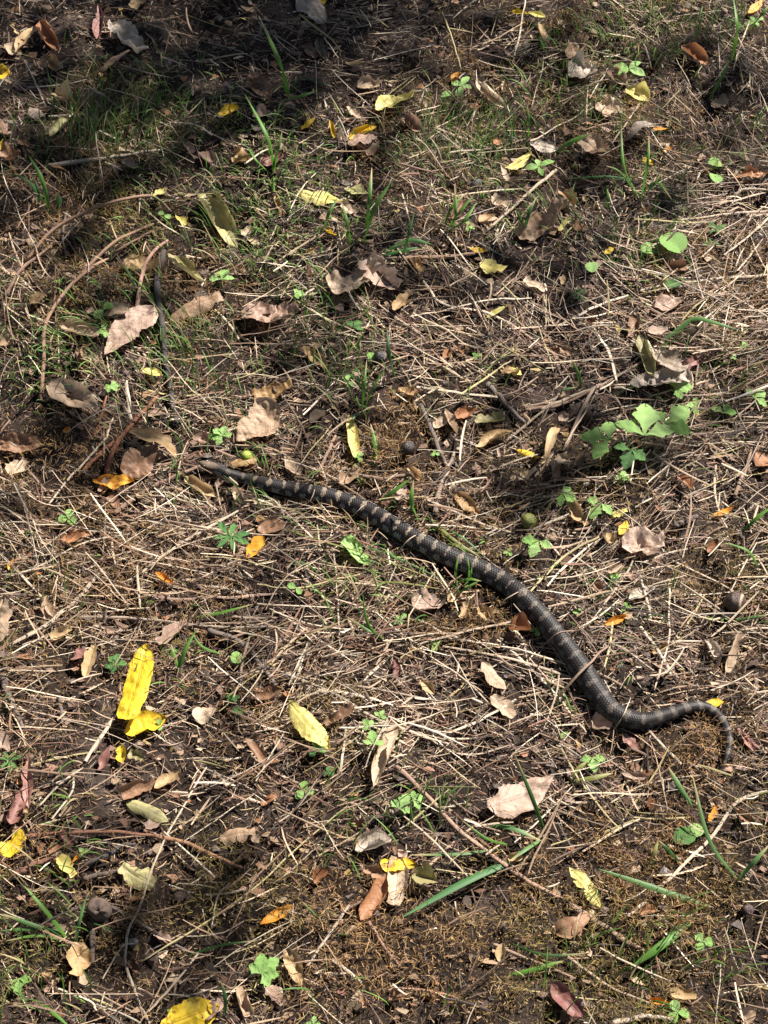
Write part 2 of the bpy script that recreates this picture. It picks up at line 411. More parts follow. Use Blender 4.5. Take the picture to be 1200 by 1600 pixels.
link('crown', mesh_of('crown', V, np.arange(len(V)).reshape(-1, 4), M_GRASS, ccol), tree)

# the wood around the clearing (outside the view): it closes off the low sky
cl2 = []
for k in range(170):
    d = norm(rs.randn(3)); cl2.append(np.array([0, 0, 3.9]) + d * rs.rand() ** .4 * np.array([1.9, 1.9, 1.7]))
cl2 = np.array(cl2); nl = 34
cen = np.repeat(cl2, nl, 0) + rs.randn(len(cl2) * nl, 3) * .22
ax = norm(rs.randn(len(cen), 3) * [1, 1, .5]); sd_ = norm(np.cross(ax, rs.randn(len(cen), 3)))
le = (.16 + .10 * rs.rand(len(cen)))[:, None]; we = le * .32
V = np.stack([cen - ax * le / 2, cen + sd_ * we, cen + ax * le / 2, cen - sd_ * we], 1).reshape(-1, 3)
ccol = np.repeat(np.array([.045, .085, .022]) * (.6 + .8 * rs.rand(len(cen), 1)), 4, 0)
crown2 = mesh_of('crown', V, np.arange(len(V)).reshape(-1, 4), M_GRASS, ccol)
tp2 = catmull([(0, 0, -.1), (.06, .03, 1.6), (-.05, .1, 3.2), (.05, .0, 4.6)], 20)
v_, f_ = tube(tp2, np.linspace(.16, .05, 20), 12, .12); trunk2 = mesh_of('trunk', v_, f_, M_BARK, np.tile([.10, .075, .055], (len(v_), 1)))
limbs2 = []
for k in range(6):
    e = cl2[k * 20]; st = tp2[9 + k]; v_, f_ = tube(catmull([st, (st + e) / 2 + [0, 0, .2], e], 9), np.linspace(.04, .012, 9), 7, .1)
    limbs2.append(mesh_of('limb', v_, f_, M_BARK, np.tile([.10, .075, .055], (len(v_), 1))))
for k, a_ in enumerate((112, 152, 192, 232, 270, 308, 345)):
    d_ = 4.3 + .5 * (k % 2); x_, y_ = d_ * math.cos(R(a_)), .2 + d_ * math.sin(R(a_))
    t_ = link('broadleaf_tree', None, None, (x_, y_, float(zg(x_, y_)) - .02)); t_.rotation_euler = (0, 0, k * 1.3)
    tag(t_, 'bushy broadleaf tree of the woodland edge around the clearing', 'tree', 'woodland edge trees')
    link('trunk', trunk2, t_); link('crown', crown2, t_)
    for lm in limbs2: link('limb', lm, t_)
# ------------------------------------------------------------------ fallen leaves
def outline(shape, u):
    if shape == 'la': w = np.sin(math.pi * u ** .85) ** 1.05
    elif shape == 'el': w = np.sin(math.pi * u) ** .72
    elif shape == 'ob': w = np.sin(math.pi * u ** 1.5) ** .75
    elif shape == 'st': w = np.interp(u, [0, .07, .22, .6, .9, 1], [.06, .45, .85, 1, .92, .55])
    elif shape == 'torn': w = np.where(u < .8, np.sin(math.pi * (.1 + .9 * u)) ** .6, .55)
    else: w = np.sin(math.pi * u ** .72) ** .78
    return np.maximum(w, .02)

CURL = {'flat': (.35, .35, .08), 'cup': (.95, .5, .09), 'roll': (2.1, .35, .08), 'arch': (.55, -1.7, .08),
        'fold': (0, .4, .08), 'crump': (.8, .7, .20), 'boat': (1.35, .7, .08), 'down': (-.85, -.6, .09)}

def leaf_mesh(Lm, Wm, shape, curl, mat, nu=22, nv=12, serr=.05, bend=None, seed=0):
    q = np.random.RandomState(seed)
    u = np.linspace(0, 1, nu); v = np.linspace(-1, 1, nv + 1)
    U, Vv = np.meshgrid(u, v, indexing='ij')
    w = outline(shape, u)
    jag = 1 + serr * (q.rand(nu, 2) - .5) * 2.2
    for _ in range(q.randint(1, 4)):             # bites and tears at the margin
        c0 = q.rand(); a0 = q.rand() * .45; sd = q.randint(2)
        jag[:, sd] *= 1 - a0 * np.exp(-((u - c0) / (.04 + .06 * q.rand())) ** 2)
    if shape == 'st': jag = 1 + .4 * (jag - 1)
    lf = .22 if shape == 'st' else .85 if shape == 'torn' else .45
    for sd in (0, 1): jag[:, sd] *= 1 + lf * (noise(u * 3.3, seed * 1.7 + sd * 9, 1, 13) - .5) + .5 * lf * (noise(u * 9, seed * 2.3 + sd * 5, 1, 14) - .5)
    if shape == 'ov' and nu > 30: jag *= (1 + .05 * (2 * ((u * 13) % 1.0) - 1))[:, None]
    half = w[:, None] * np.where(Vv < 0, jag[:, :1], jag[:, 1:])
    phi, psi, wr = CURL[curl]
    phi *= .8 + .4 * q.rand(); psi *= .7 + .6 * q.rand()
    if curl == 'flat' and q.rand() < .5: phi = -phi
    y0 = Vv * half; hw = Wm / 2
    if curl == 'fold':
        a0 = R(35 + 25 * q.rand()); y = y0 * hw; z = np.abs(y) * math.tan(a0) * (.6 + .4 * U)
    else:
        ph_ = abs(phi) * (.75 + .5 * U if q.rand() < .5 else 1.25 - .5 * U)
        Rr = hw / np.sin(np.minimum(ph_, math.pi / 2))
        y = np.sin(y0 * ph_) * Rr; z = (1 - np.cos(y0 * ph_)) * Rr * (1 if phi > 0 else -1)
    x = U * Lm
    if abs(psi) > .05:
        Rl = Lm / 2 / math.sin(min(abs(psi) / 2, 1.5)); an = (U - .5) * abs(psi)
        x = Lm / 2 + np.sin(an) * (Rl - np.sign(psi) * z * .6); z = (z + (1 - np.cos(an)) * Rl * np.sign(psi))
    bd = (q.rand() - .5) * .35 if bend is None else bend
    y = y + bd * Lm * ((U - .5) ** 2 - .25)
    nx = noise(x * 1 + seed * .37, y, 95, 11) - .5; n2 = noise(x + seed * .91, y, 260, 12) - .5
    z = z + wr * Wm * 1.5 * nx + wr * Wm * .6 * n2 - .05 * Wm * np.exp(-(Vv / .10) ** 2)
    x = x + wr * Wm * .5 * n2
    for _ in range(3):                           # creases
        a1 = q.rand() * math.pi; dd = (x - Lm * q.rand()) * math.cos(a1) + (y - Wm * (q.rand() - .5)) * math.sin(a1)
        z = z + (q.rand() - .35) * (.16 + wr * 2.4) * np.minimum(np.abs(dd), Wm * .7)
    z = z + (.18 + 1.0 * wr) * Wm * np.abs(Vv) ** 3 * (noise(U * 4, seed * 3.1 + (Vv > 0) * 7, 1, 15) - .35)
    P = np.stack([x, y, z], -1).reshape(-1, 3)
    i = np.arange(P.shape[0]).reshape(nu, nv + 1)
    f_ = np.stack([i[:-1, :-1], i[1:, :-1], i[1:, 1:], i[:-1, 1:]], -1).reshape(-1, 4)
    uv = np.stack([U, (Vv * half * .5 + .5)], -1).reshape(-1, 2)
    return P, f_, uv

FOOT = []                                        # (x, y, ax, ay, half length, half width) of what lies on the litter
def put_leaf(x0, y0, x1, y1, w, col, curl, shape, label, group, seed, lift=.0075):
    p0, p1 = at(x0, y0, .008), at(x1, y1, .008)
    ax = p1 - p0; Lm = float(np.hypot(ax[0], ax[1])); ah = ax[:2] / Lm
    d = np.array([x1 - x0, y1 - y0], float); d /= np.hypot(*d); mx, my = (x0 + x1) / 2, (y0 + y1) / 2
    q0, q1 = at(mx - d[1] * -w / 2, my + d[0] * -w / 2, .008), at(mx + d[1] * -w / 2, my - d[0] * -w / 2, .008)
    Wm = abs(float(ah[0] * (q1 - q0)[1] - ah[1] * (q1 - q0)[0]))
    big = max(Lm, Wm) > .03
    P, f_, uv = leaf_mesh(Lm, Wm, shape, curl, None, *((46, 16) if max(Lm, Wm) > .042 else (26, 12) if big else (16, 8)), seed=seed)
    q = np.random.RandomState(seed + 5)
    roll = (q.rand() - .5) * (.7 if curl != 'roll' else 1.2); pit = (q.rand() - .35) * .34
    c_, s_ = math.cos(roll), math.sin(roll)
    P = P @ np.array([[1, 0, 0], [0, c_, s_], [0, -s_, c_]])
    c_, s_ = math.cos(pit), math.sin(pit)
    P = P @ np.array([[c_, 0, s_], [0, 1, 0], [-s_, 0, c_]])
    A = np.array([[ah[0], ah[1], 0], [-ah[1], ah[0], 0], [0, 0, 1]])
    P = P @ A
    g = zg(P[:, 0] + p0[0], P[:, 1] + p0[1]); dz = float(np.percentile(P[:, 2] - g, 6))
    base = np.array([p0[0], p0[1], lift - dz])
    o = link('fallen_leaf', mesh_of('fallen_leaf', P, f_, LM[col], uv=uv), None, base)
    tag(o, label, 'leaf', group)
    FOOT.append((p0[0] + ax[0] / 2, p0[1] + ax[1] / 2, ah[0], ah[1], Lm / 2, Wm / 2))
    return o

# base x,y  tip x,y  width (photo pixels), colour, curl, outline, label
LV = [
(155,10,153,62,18,'mauve','fold','el','maroon folded leaf standing on edge in the shaded grass'),
(172,50,229,92,36,'grey','crump','ov','pale grey leaf with a dark fold beside the maroon leaf'),
(160,110,203,90,13,'tan','down','torn','thin curved tan leaf strip below the pale grey folded leaf'),
(66,38,96,80,18,'rust','roll','la','rusty brown twisted leaf in the shaded corner'),
(24,86,52,42,14,'ochre','fold','la','narrow ochre leaf bent upright beside the rusty twisted leaf'),
(8,74,30,86,18,'tan','crump','torn',''),(80,96,102,112,16,'ochre','crump','torn',''),(67,7,81,19,10,'tan','flat','el',''),
(86,146,113,158,22,'ochre','fold','torn',''),(45,172,71,184,15,'pink','flat','ov',''),
(75,211,110,184,11,'olive','roll','la','greyish olive rolled leaf on bare shaded soil'),
(28,214,46,232,15,'brown','crump','torn',''),(2,252,36,245,22,'brown','crump','ov',''),
(-6,118,17,116,13,'yellow','cup','el','yellow leaf with cupped tip above the rolled olive leaf'),
(-6,240,7,220,9,'yellow','flat','el',''),(338,187,373,166,14,'yellow','crump','el','mustard yellow wrinkled leaf at the rim of the shade'),
(192,254,213,263,15,'pink','crump','torn',''),(77,255,101,268,9,'rust','flat','la',''),(242,313,261,296,13,'pale','crump','torn',''),
(322,305,372,390,30,'olive','roll','ov','brown leaf rolled into a tube leaning beside the arching runners'),
(381,364,402,381,17,'tan','crump','torn',''),(313,238,336,258,17,'pink','crump','torn',''),(276,340,289,358,12,'pale','crump','torn',''),
(254,172,267,179,8,'rust','flat','el',''),(379,10,394,22,12,'tan','flat','torn',''),(289,226,302,241,13,'pink','crump','torn',''),
(-4,188,12,214,14,'brown','flat','ov',''),(395,122,428,170,26,'brown','crump','ov','dark brown crumpled leaf under the tallest grass blade'),
(464,-14,505,38,33,'grey','flat','el','pale grey oval leaf lying in deep shade'),
(499,-4,508,9,9,'yellow','flat','el',''),(496,60,509,103,17,'dark','fold','el','dark green-black leaf below the pale grey oval leaf'),
(474,70,496,92,17,'brown','crump','torn',''),(559,136,594,134,19,'tan','boat','torn','tan folded leaf above the notched pale yellow leaf'),
(540,99,568,101,10,'ochre','flat','torn',''),(587,184,646,151,24,'pale','crump','ov','pale yellow leaf with brown spots and a twisted tip'),
(493,186,470,203,11,'yellow','fold','el',''),(477,176,485,188,8,'ochre','crump','torn',''),(544,168,563,187,13,'tan','crump','torn',''),
(516,191,523,217,7,'yellow','roll','la',''),(544,216,589,200,8,'yellow','roll','la','thin rolled yellow leaf resting on a pinkish tan leaf'),
(546,232,590,214,32,'pink','down','ov','pinkish tan leaf under a thin yellow rolled leaf'),
(574,243,593,224,14,'tan','crump','torn',''),(631,182,657,206,18,'pink','roll','ov','pinkish rolled leaf right of the spotted pale yellow leaf'),
(466,303,536,320,20,'pale','flat','la','long pale yellow leaf lying behind upright grass blades'),
(430,304,441,336,9,'ochre','roll','la',''),(538,321,561,335,15,'tan','crump','torn',''),(509,359,523,373,10,'yellow','crump','torn',''),
(707,130,717,113,10,'orange','flat','el',''),(744,126,792,171,13,'tan','roll','la','tan rolled blade lying under dry stems in the upper litter'),
(749,347,774,339,13,'ochre','cup','el',''),(769,309,792,326,16,'tan','crump','torn',''),(733,389,760,394,9,'yellow','flat','la',''),
(538,295,577,306,16,'olive','flat','el','olive brown leaf behind the upright grass blades'),
(408,260,447,244,19,'mauve','crump','ov','maroon brown leaf beside the paired grass blades'),(734,164,751,169,9,'rust','flat','torn',''),
(797,18,827,25,8,'yellow','fold','la',''),(826,19,852,35,14,'pale','fold','el',''),
(889,94,913,66,28,'tan','crump','torn','tan leaf with a sharp corner standing above a crumpled one'),
(887,122,930,110,26,'grey','crump','torn','crumpled greyish leaf directly below the sharp-cornered tan one'),
(953,108,980,145,15,'pink','roll','la','pinkish brown rolled leaf touching a folded straw-yellow leaf'),
(979,138,1014,160,23,'pale','boat','el','straw-yellow folded leaf beside a pinkish rolled one'),
(929,172,977,176,26,'tan','crump','ov','strongly wrinkled tan leaf below the folded straw-yellow one'),
(1065,72,1107,103,15,'rust','roll','la','rusty rolled leaf among fresh green blades'),
(1168,22,1190,2,11,'orange','flat','el',''),(1114,157,1136,166,18,'tan','flat','torn',''),
(977,216,1022,203,17,'grey','arch','el','grey arched leaf raised above the sedge tuft'),
(828,222,872,236,22,'grey','flat','el','grey tan leaf beside a bright seedling and green blade'),
(906,224,948,240,27,'tan','crump','torn','torn tan leaf at the foot of a short green blade'),
(789,264,831,242,18,'pale','flat','el','pale greenish yellow leaf touching a bright seedling'),
(815,374,888,338,34,'tan','crump','torn','boot-shaped torn tan leaf on bare dark soil'),
(876,361,889,344,10,'pale','flat','torn',''),(899,360,914,353,13,'rust','cup','el',''),(879,299,897,326,18,'ochre','fold','torn',''),
(1146,277,1204,273,17,'rust','crump','la','rust brown curled leaf on dark soil beside round seedlings'),
(1021,200,1041,204,6,'orange','flat','torn',''),(944,396,959,389,8,'yellow','flat','el',''),(1039,239,1049,234,8,'orange','crump','torn',''),
(1004,250,1020,257,9,'yellow','flat','torn',''),
(241,484,164,556,50,'pink','flat','ov','large pinkish tan veined leaf beside the dark crooked stick'),
(158,493,207,491,17,'tan','cup','el','small tan leaf tucked behind the large pinkish veined leaf'),
(97,512,157,531,22,'tan','boat','el','tan cupped leaf lying left of the large veined leaf'),
(268,498,347,467,24,'tan','down','torn','long torn straw-tan leaf right of the dark crooked stick'),
(260,405,322,449,15,'olive','roll','la','olive rolled leaf near the top of the dark crooked stick'),
(287,417,304,425,9,'yellow','flat','torn',''),(193,411,245,421,22,'ochre','crump','torn','ochre brown torn leaf among the arching runners'),
(-5,532,16,537,18,'tan','flat','torn',''),(76,607,158,647,34,'tan','boat','ov','tan leaf with upturned ragged edge on matted straw'),
(223,581,254,591,17,'pale','cup','el','small pale oval leaf touching the dark crooked stick'),
(218,614,241,618,9,'rust','flat','el',''),(203,676,278,712,26,'ochre','arch','el','arched brown leaf curling over a dark grey-brown leaf'),
(194,742,250,703,38,'brown','flat','ov','dark grey-brown leaf lying beneath an arched brown leaf'),
(145,752,212,756,20,'orange','crump','el','bright orange folded leaf left of the snake head'),
(231,650,256,644,13,'tan','cup','el',''),(433,637,369,692,46,'tan','flat','ov','pale tan round leaf above the neck of the snake'),
(304,684,332,692,16,'pink','crump','torn',''),(378,496,469,494,44,'pink','crump','ov','broad pinkish grey leaf with wavy edge in open grass'),
(288,744,342,780,15,'ochre','roll','la','narrow ochre rolled leaf just below the snake head'),
(-8,696,72,692,32,'brown','crump','ov','dark brown crumpled leaf at a heap of pale straw'),
(13,742,42,722,22,'tan','crump','torn',''),(124,544,140,586,13,'brown','roll','la',''),(48,473,73,467,15,'ochre','crump','torn',''),
(402,714,362,727,16,'ochre','down','torn','tan shrivelled leaf under the small lime green fruit'),
(322,654,340,661,11,'tan','flat','torn',''),(99,675,110,669,8,'orange','flat','torn',''),
(516,460,588,418,42,'tan','crump','torn','torn tan leaf with ragged edge next to a folded one'),
(574,404,623,453,42,'pink','fold','torn','pinkish folded leaf joined to a ragged torn leaf'),
(639,402,658,431,14,'ochre','roll','el',''),(519,463,537,492,22,'dark','flat','ov',''),
(617,493,642,454,17,'ochre','crump','torn','narrow crumpled ochre leaf on the bare brown litter'),
(753,409,790,426,19,'pale','flat','torn',''),(760,497,797,478,9,'pale','fold','la',''),(692,561,702,547,12,'rust','fold','el',''),
(783,586,814,579,14,'ochre','crump','torn',''),(398,624,459,608,23,'ochre','crump','torn','ochre torn leaf above the pale tan round leaf'),
(484,662,514,638,18,'dark','fold','la','dark upright leaf scrap between pale curled leaves'),
(541,651,551,720,18,'pale','boat','el','pale beige curled leaf standing above the middle of the snake'),
(446,712,471,748,19,'tan','flat','el','beige leaf with small holes touching the snake'),
(532,758,559,732,21,'tan','crump','torn','light tan torn leaf touching the upper edge of the snake'),
(623,606,652,622,14,'ochre','cup','el',''),(679,668,702,653,15,'tan','crump','torn',''),(694,638,714,683,16,'tan','fold','la',''),
(711,655,743,643,16,'rust','crump','torn',''),(743,662,787,654,17,'olive','crump','torn',''),
(743,703,802,676,15,'ochre','roll','la','ochre curled leaf in the heap of shrivelled leaves'),
(714,773,747,806,20,'ochre','crump','torn','yellowish torn leaf above the thick middle of the snake'),
(638,733,657,751,10,'ochre','roll','el',''),(474,547,511,574,18,'ochre','crump','torn',''),
(1078,598,983,604,38,'grey','crump','ov','large greyish tan crumpled leaf above the leafy avens plant'),
(1002,526,1024,591,18,'olive','roll','el','rolled upright edge of a withered leaf above the leafy plant'),
(1020,556,1064,590,38,'grey','cup','torn','cupped grey leaf leaning on a rolled withered leaf'),
(1023,483,1068,468,21,'pink','crump','el','pinkish wavy leaf under long dry stems'),
(1013,516,1043,517,13,'pink','flat','torn',''),(818,440,852,456,15,'tan','crump','torn',''),
(807,703,844,716,11,'yellow','down','el','narrow yellow leaf beside the heap of shrivelled leaves'),
(874,664,851,734,17,'ochre','arch','la','arched shrivelled leaf over bare reddish soil'),
(869,718,892,724,18,'tan','crump','torn',''),(862,716,867,756,14,'tan','roll','la',''),(813,752,843,744,14,'tan','crump','torn',''),
(1180,707,1206,735,24,'rust','flat','el','rust brown leaf lying near the slanting twigs at the edge'),
(1060,744,1081,771,19,'rust','fold','ov',''),(872,658,889,650,11,'pink','crump','el',''),(798,573,814,587,13,'pale','flat','torn',''),
(876,543,892,558,13,'tan','crump','torn',''),(1068,575,1094,556,17,'mauve','crump','torn',''),(1014,734,1031,749,9,'ochre','flat','torn',''),
(893,784,918,826,20,'ochre','crump','torn','brown torn leaf right of the green fruit'),
(233,1012,203,1140,44,'yellow','flat','st','largest bright yellow leaf with a small sprig on it'),
(194,1146,261,1124,32,'yellow','boat','el','yellow leaf with brown scorched base touching the largest yellow leaf'),
(190,1166,190,1193,17,'yellow','cup','el','small round yellow leaf with a dark spot'),
(12,936,-8,1018,44,'tan','flat','ov','big plain tan leaf beside long bundled straw'),
(242,896,272,919,12,'orange','boat','la','small orange-yellow boat-shaped leaf on tangled straw'),
(96,845,142,836,20,'rust','crump','ov','rusty orange crumpled leaf on tangled straw'),
(14,891,24,875,8,'orange','fold','la',''),(79,995,113,983,15,'ochre','crump','torn','ochre yellow wrinkled leaf above bare soil'),
(111,1032,137,1018,17,'mauve','crump','torn',''),(133,1058,148,1012,18,'ochre','fold','torn',''),
(246,1003,293,972,26,'pink','flat','torn','pinkish leaf half hidden under a straw bundle'),
(302,1122,342,1112,30,'tan','flat','ov','tan round leaf beside tangled stems below the grey curved twig'),
(385,872,412,843,18,'orange','fold','el','orange brown folded leaf below the brown oval one'),
(153,1203,172,1168,15,'mauve','cup','la',''),(-5,1148,15,1172,24,'pink','flat','ov',''),(204,1174,227,1187,16,'olive','crump','torn',''),
(402,829,446,819,23,'brown','flat','el','brown oval leaf just below the front of the snake'),
(604,820,626,846,11,'rust','roll','la','small rust curled leaf pressed against the underside of the snake'),
(536,842,574,890,30,'green','crump','ov','fallen serrated green leaf below the middle of the snake'),
(643,950,697,943,29,'pink','crump','ov','pinkish tan leaf caught under a pale stem'),
(698,936,722,929,14,'ochre','crump','torn',''),(721,967,736,938,22,'ochre','crump','torn',''),(748,950,768,969,20,'ochre','crump','torn',''),
(753,1035,790,1080,25,'tan','flat','el','tan oval leaf between straw and the lower curve of the snake'),
(656,1061,679,1090,17,'ochre','fold','el','small orange tan leaf on dark moss'),
(452,1102,516,1172,36,'pale','down','el','spotted pale yellow leaf lying across the straw mat'),
(509,1131,557,1117,17,'brown','crump','torn','brown torn leaf beside the spotted pale yellow leaf'),
(622,1142,585,1236,22,'tan','roll','la','pale rolled leaf leaning below a climbing seedling'),
(769,1088,802,1122,22,'tan','flat','torn',''),(398,1092,437,1079,17,'brown','crump','torn',''),(383,1159,417,1197,17,'brown','roll','la',''),
(973,858,1040,852,42,'pink','crump','torn','pinkish crumpled leaf with a small yellow leaf at its corner'),
(966,836,979,814,14,'yellow','flat','el','tiny bright yellow leaf at the corner of the crumpled pinkish leaf'),
(944,976,979,962,13,'orange','fold','el','small orange folded leaf on straw right of the snake'),
(796,983,830,992,32,'rust','fold','ov','rust orange leaf in the inner bend beside the snake'),
(1103,1101,1132,1097,14,'yellow','flat','el','small yellow leaf touching the curled tail'),
(924,1128,953,1142,28,'pink','crump','torn','pinkish leaf peeping from under the bend of the tail'),
(975,1148,997,1172,15,'mauve','flat','torn',''),(983,942,1022,918,19,'grey','boat','el','grey curled leaf among straw right of the snake'),
(1134,1048,1151,992,17,'tan','fold','torn','tan leaf standing upright below the acorn'),(1103,1000,1117,1028,15,'grey','roll','torn',''),
(1113,806,1147,797,9,'orange','flat','el',''),(1106,864,1121,845,13,'rust','cup','el',''),(1158,1148,1182,1178,14,'mauve','fold','la',''),
(958,806,980,799,10,'pale','flat','torn',''),
(46,1262,48,1180,20,'mauve','fold','la','long maroon brown folded leaf pointing at the grey stick'),
(17,1296,36,1228,21,'mauve','roll','la','maroon brown rolled leaf left of the long folded one'),
(3,1334,41,1306,28,'yellow','flat','torn','bright yellow torn leaf at the end of a reddish stick'),
(91,1340,117,1374,24,'pale','crump','torn','pale yellow curled leaf beside an orange sliver'),
(113,1350,138,1325,6,'orange','fold','la','vivid orange sliver beside a pale yellow curled leaf'),
(197,1253,264,1284,22,'olive','down','el','yellow green leaf with dark veins under a brown curl'),
(190,1243,243,1222,22,'brown','boat','torn','brown curled leaf over the dark-veined yellow green leaf'),
(243,1234,285,1208,21,'ochre','boat','el','ochre brown leaf right of the brown curl'),(227,1292,254,1283,18,'pink','flat','torn',''),
(343,1306,399,1302,26,'tan','down','torn','pale tan broken leaf at the end of the reddish stick'),
(190,1352,242,1384,36,'olive','flat','torn','olive speckled square leaf on dark moss'),
(121,1476,119,1530,34,'ochre','crump','torn','ochre tan ragged leaf below the knobbly brown root'),
(250,1612,342,1572,52,'yellow','flat','el','large golden yellow leaf beside a palmate seedling'),
(322,1594,348,1566,24,'pink','crump','torn',''),(374,1544,388,1588,17,'tan','roll','torn',''),(94,1298,112,1322,14,'mauve','crump','torn',''),
(77,1333,97,1319,13,'rust','crump','torn',''),
(556,1334,612,1314,28,'grey','roll','ov','grey rolled leaf above a bright yellow half leaf'),
(593,1352,651,1352,30,'yellow','flat','ov','bright yellow half leaf on top of a pile of brown leaves'),
(644,1366,682,1378,32,'olive','fold','torn','pale olive triangular leaf touching the bright yellow half leaf'),
(621,1340,616,1416,32,'tan','cup','torn','tan hanging leaf below the bright yellow half leaf'),
(604,1372,564,1440,26,'rust','roll','la','reddish brown rolled leaf in the pile under the yellow half leaf'),
(569,1358,604,1374,20,'brown','crump','torn',''),
(760,1270,866,1212,54,'pink','flat','ov','biggest pale tan leaf with a blade shadow across it'),
(410,1446,461,1417,18,'orange','crump','el','yellow orange leaf with brown tip lying on grass'),
(491,1380,517,1360,24,'rust','fold','ov','small rust orange folded leaf on dark moss'),
(408,1256,434,1243,14,'rust','crump','torn',''),(444,1480,471,1544,24,'ochre','crump','la','brownish tan torn leaf beside the palmate seedling'),
(413,1541,443,1568,23,'pink','flat','torn',''),(393,1312,406,1306,16,'tan','flat','torn',''),
(890,1356,943,1427,27,'pale','flat','la','lemon yellow pointed leaf next to a brown stem'),
(868,1459,921,1433,34,'brown','arch','ov','brown arched leaf casting shade on moss'),
(862,1538,912,1593,30,'mauve','cup','el','reddish brown oval leaf cupped on moss'),
(1013,1562,1047,1568,10,'orange','fold','la',''),(1046,1553,1088,1560,17,'ochre','crump','torn','ochre withered leaf behind three-leaved clover'),
(1108,1284,1118,1258,10,'orange','flat','torn',''),(984,1364,1001,1354,11,'tan','flat','torn',''),(972,1208,1012,1216,12,'pink','boat','el',''),
]
WORD = {'tan': 'tan', 'pink': 'pinkish', 'ochre': 'ochre', 'brown': 'brown', 'rust': 'rusty', 'mauve': 'maroon', 'yellow': 'yellow', 'pale': 'pale yellow',
        'orange': 'orange', 'olive': 'olive', 'dark': 'blackish', 'grey': 'grey', 'green': 'green'}
MARK = [(155,35,'the maroon folded leaf'),(200,70,'the pale grey folded leaf'),(485,15,'the pale grey oval leaf'),(430,90,'the tallest grass blade'),(615,165,'the spotted pale yellow leaf'),(570,222,'the pinkish leaf under a yellow roll'),
 (500,312,'the long pale yellow leaf'),(575,330,'the broad upright grass blades'),(345,350,'the brown leaf tube'),(170,330,'the arching runners'),(70,300,'the dark broad-bladed tuft'),(900,80,'the sharp-cornered tan leaf'),(1000,150,'the folded straw-yellow leaf'),
 (1148,60,'the tall sunny blade'),(1000,290,'the sedge tuft'),(850,355,'the boot-shaped leaf'),(1050,375,'the round scalloped seedling'),(1180,315,'the sunken hollow'),(205,520,'the large pinkish veined leaf'),(258,520,'the dark crooked stick'),(425,495,'the broad wavy leaf'),
 (550,440,'the ragged torn leaf'),(594,562,'the nut between grass blades'),(637,704,'the nut on golden moss'),(115,630,'the ragged upturned leaf'),(400,665,'the pale tan round leaf'),(180,755,'the orange folded leaf'),(320,728,'the snake head'),(700,480,'the crossing pale straws'),
 (1030,590,'the large crumpled greyish leaf'),(1010,675,'the largest leafy plant'),(850,700,'the shrivelled leaf heap'),(826,817,'the green fruit'),(1005,855,'the crumpled pinkish leaf'),(1148,944,'the acorn'),(1115,1110,'the curled tail'),(560,790,'the front half of the snake'),
 (800,920,'the thick middle of the snake'),(920,1060,'the stem across the snake'),(555,865,'the fallen green leaf'),(360,835,'the toothed rosette'),(120,840,'the rusty crumpled leaf'),(5,975,'the big plain tan leaf'),(215,1080,'the largest yellow leaf'),(380,1020,'the grey curved twig'),(485,1135,'the spotted yellow leaf'),
 (600,1190,'the pale rolled leaf'),(770,1060,'the tan oval leaf'),(670,945,'the pinkish leaf under a stem'),(30,1240,'the long maroon leaf'),(230,1265,'the dark-veined yellow green leaf'),(20,1320,'the bright yellow torn leaf'),(215,1368,'the olive speckled leaf'),(157,1424,'the root knot'),(300,1590,'the golden yellow leaf'),
 (410,1520,'the star-shaped seedling'),(435,1432,'the yellow orange leaf'),(620,1352,'the yellow half leaf'),(810,1240,'the biggest tan leaf'),(735,1375,'the thick bluish blade'),(915,1390,'the lemon yellow leaf'),(885,1565,'the reddish oval leaf'),(1095,1300,'the crossing blades'),(1040,1475,'the thick cut blade'),(1060,1580,'the lower clover'),(650,1520,'the lower moss')]
MK = np.array([(a, b_) for a, b_, _ in MARK], float)
def near(x, y): return MARK[int(np.argmin((MK[:, 0] - x) ** 2 + (MK[:, 1] - y) ** 2))][2]
for k, (x0, y0, x1, y1, w, colr, curl, shp, lab) in enumerate(LV):
    grp = 'fallen leaves on the litter'
    if not lab:
        wd = WORD[colr]; lab = f"small {wd} {'rolled ' if curl == 'roll' else 'folded ' if curl == 'fold' else 'crumpled ' if curl == 'crump' else ''}leaf scrap near {near(x0, y0)}"; grp = f'small {wd} leaf scraps'
    put_leaf(x0, y0, x1, y1, w, colr, curl, shp, lab, grp, k * 3 + 1)

# ------------------------------------------------------------------ nuts, fruit, clod
def blob(name, px, py, r_px, prof, colf, mat, label, cat, tilt=(0, 0), nu=18, nt=22, zs=1.0, lift=.004):
    g = at(px, py, .008); r = r_px * mpp(g)
    u = np.linspace(0, 1, nu); a = np.linspace(0, 2 * math.pi, nt, endpoint=False)
    U, A = np.meshgrid(u, a, indexing='ij')
    rad_ = prof(U, A) * r
    P = np.stack([np.cos(A) * rad_ * np.sin(U * math.pi), np.sin(A) * rad_ * np.sin(U * math.pi), -np.cos(U * math.pi) * rad_ * zs], -1).reshape(-1, 3)
    tx = tilt[0]; c_, s_ = math.cos(tx), math.sin(tx); P = P @ np.array([[1, 0, 0], [0, c_, s_], [0, -s_, c_]])
    tz = tilt[1]; c_, s_ = math.cos(tz), math.sin(tz); P = P @ np.array([[c_, s_, 0], [-s_, c_, 0], [0, 0, 1]])
    i = np.arange(nu * nt).reshape(nu, nt); n = np.roll(i, -1, 1)
    f_ = np.stack([i[:-1], n[:-1], n[1:], i[1:]], -1).reshape(-1, 4)
    P[:, 2] -= P[:, 2].min()
    p = at(px, py, r)
    o = link(name, mesh_of(name, P, f_, mat, colf(U, A).reshape(-1, 3)), None, (p[0], p[1], float(zg(p[0], p[1])) + lift))
    tag(o, label, cat); FOOT.append((p[0], p[1], 1, 0, r * .9, r * .9))
    return o
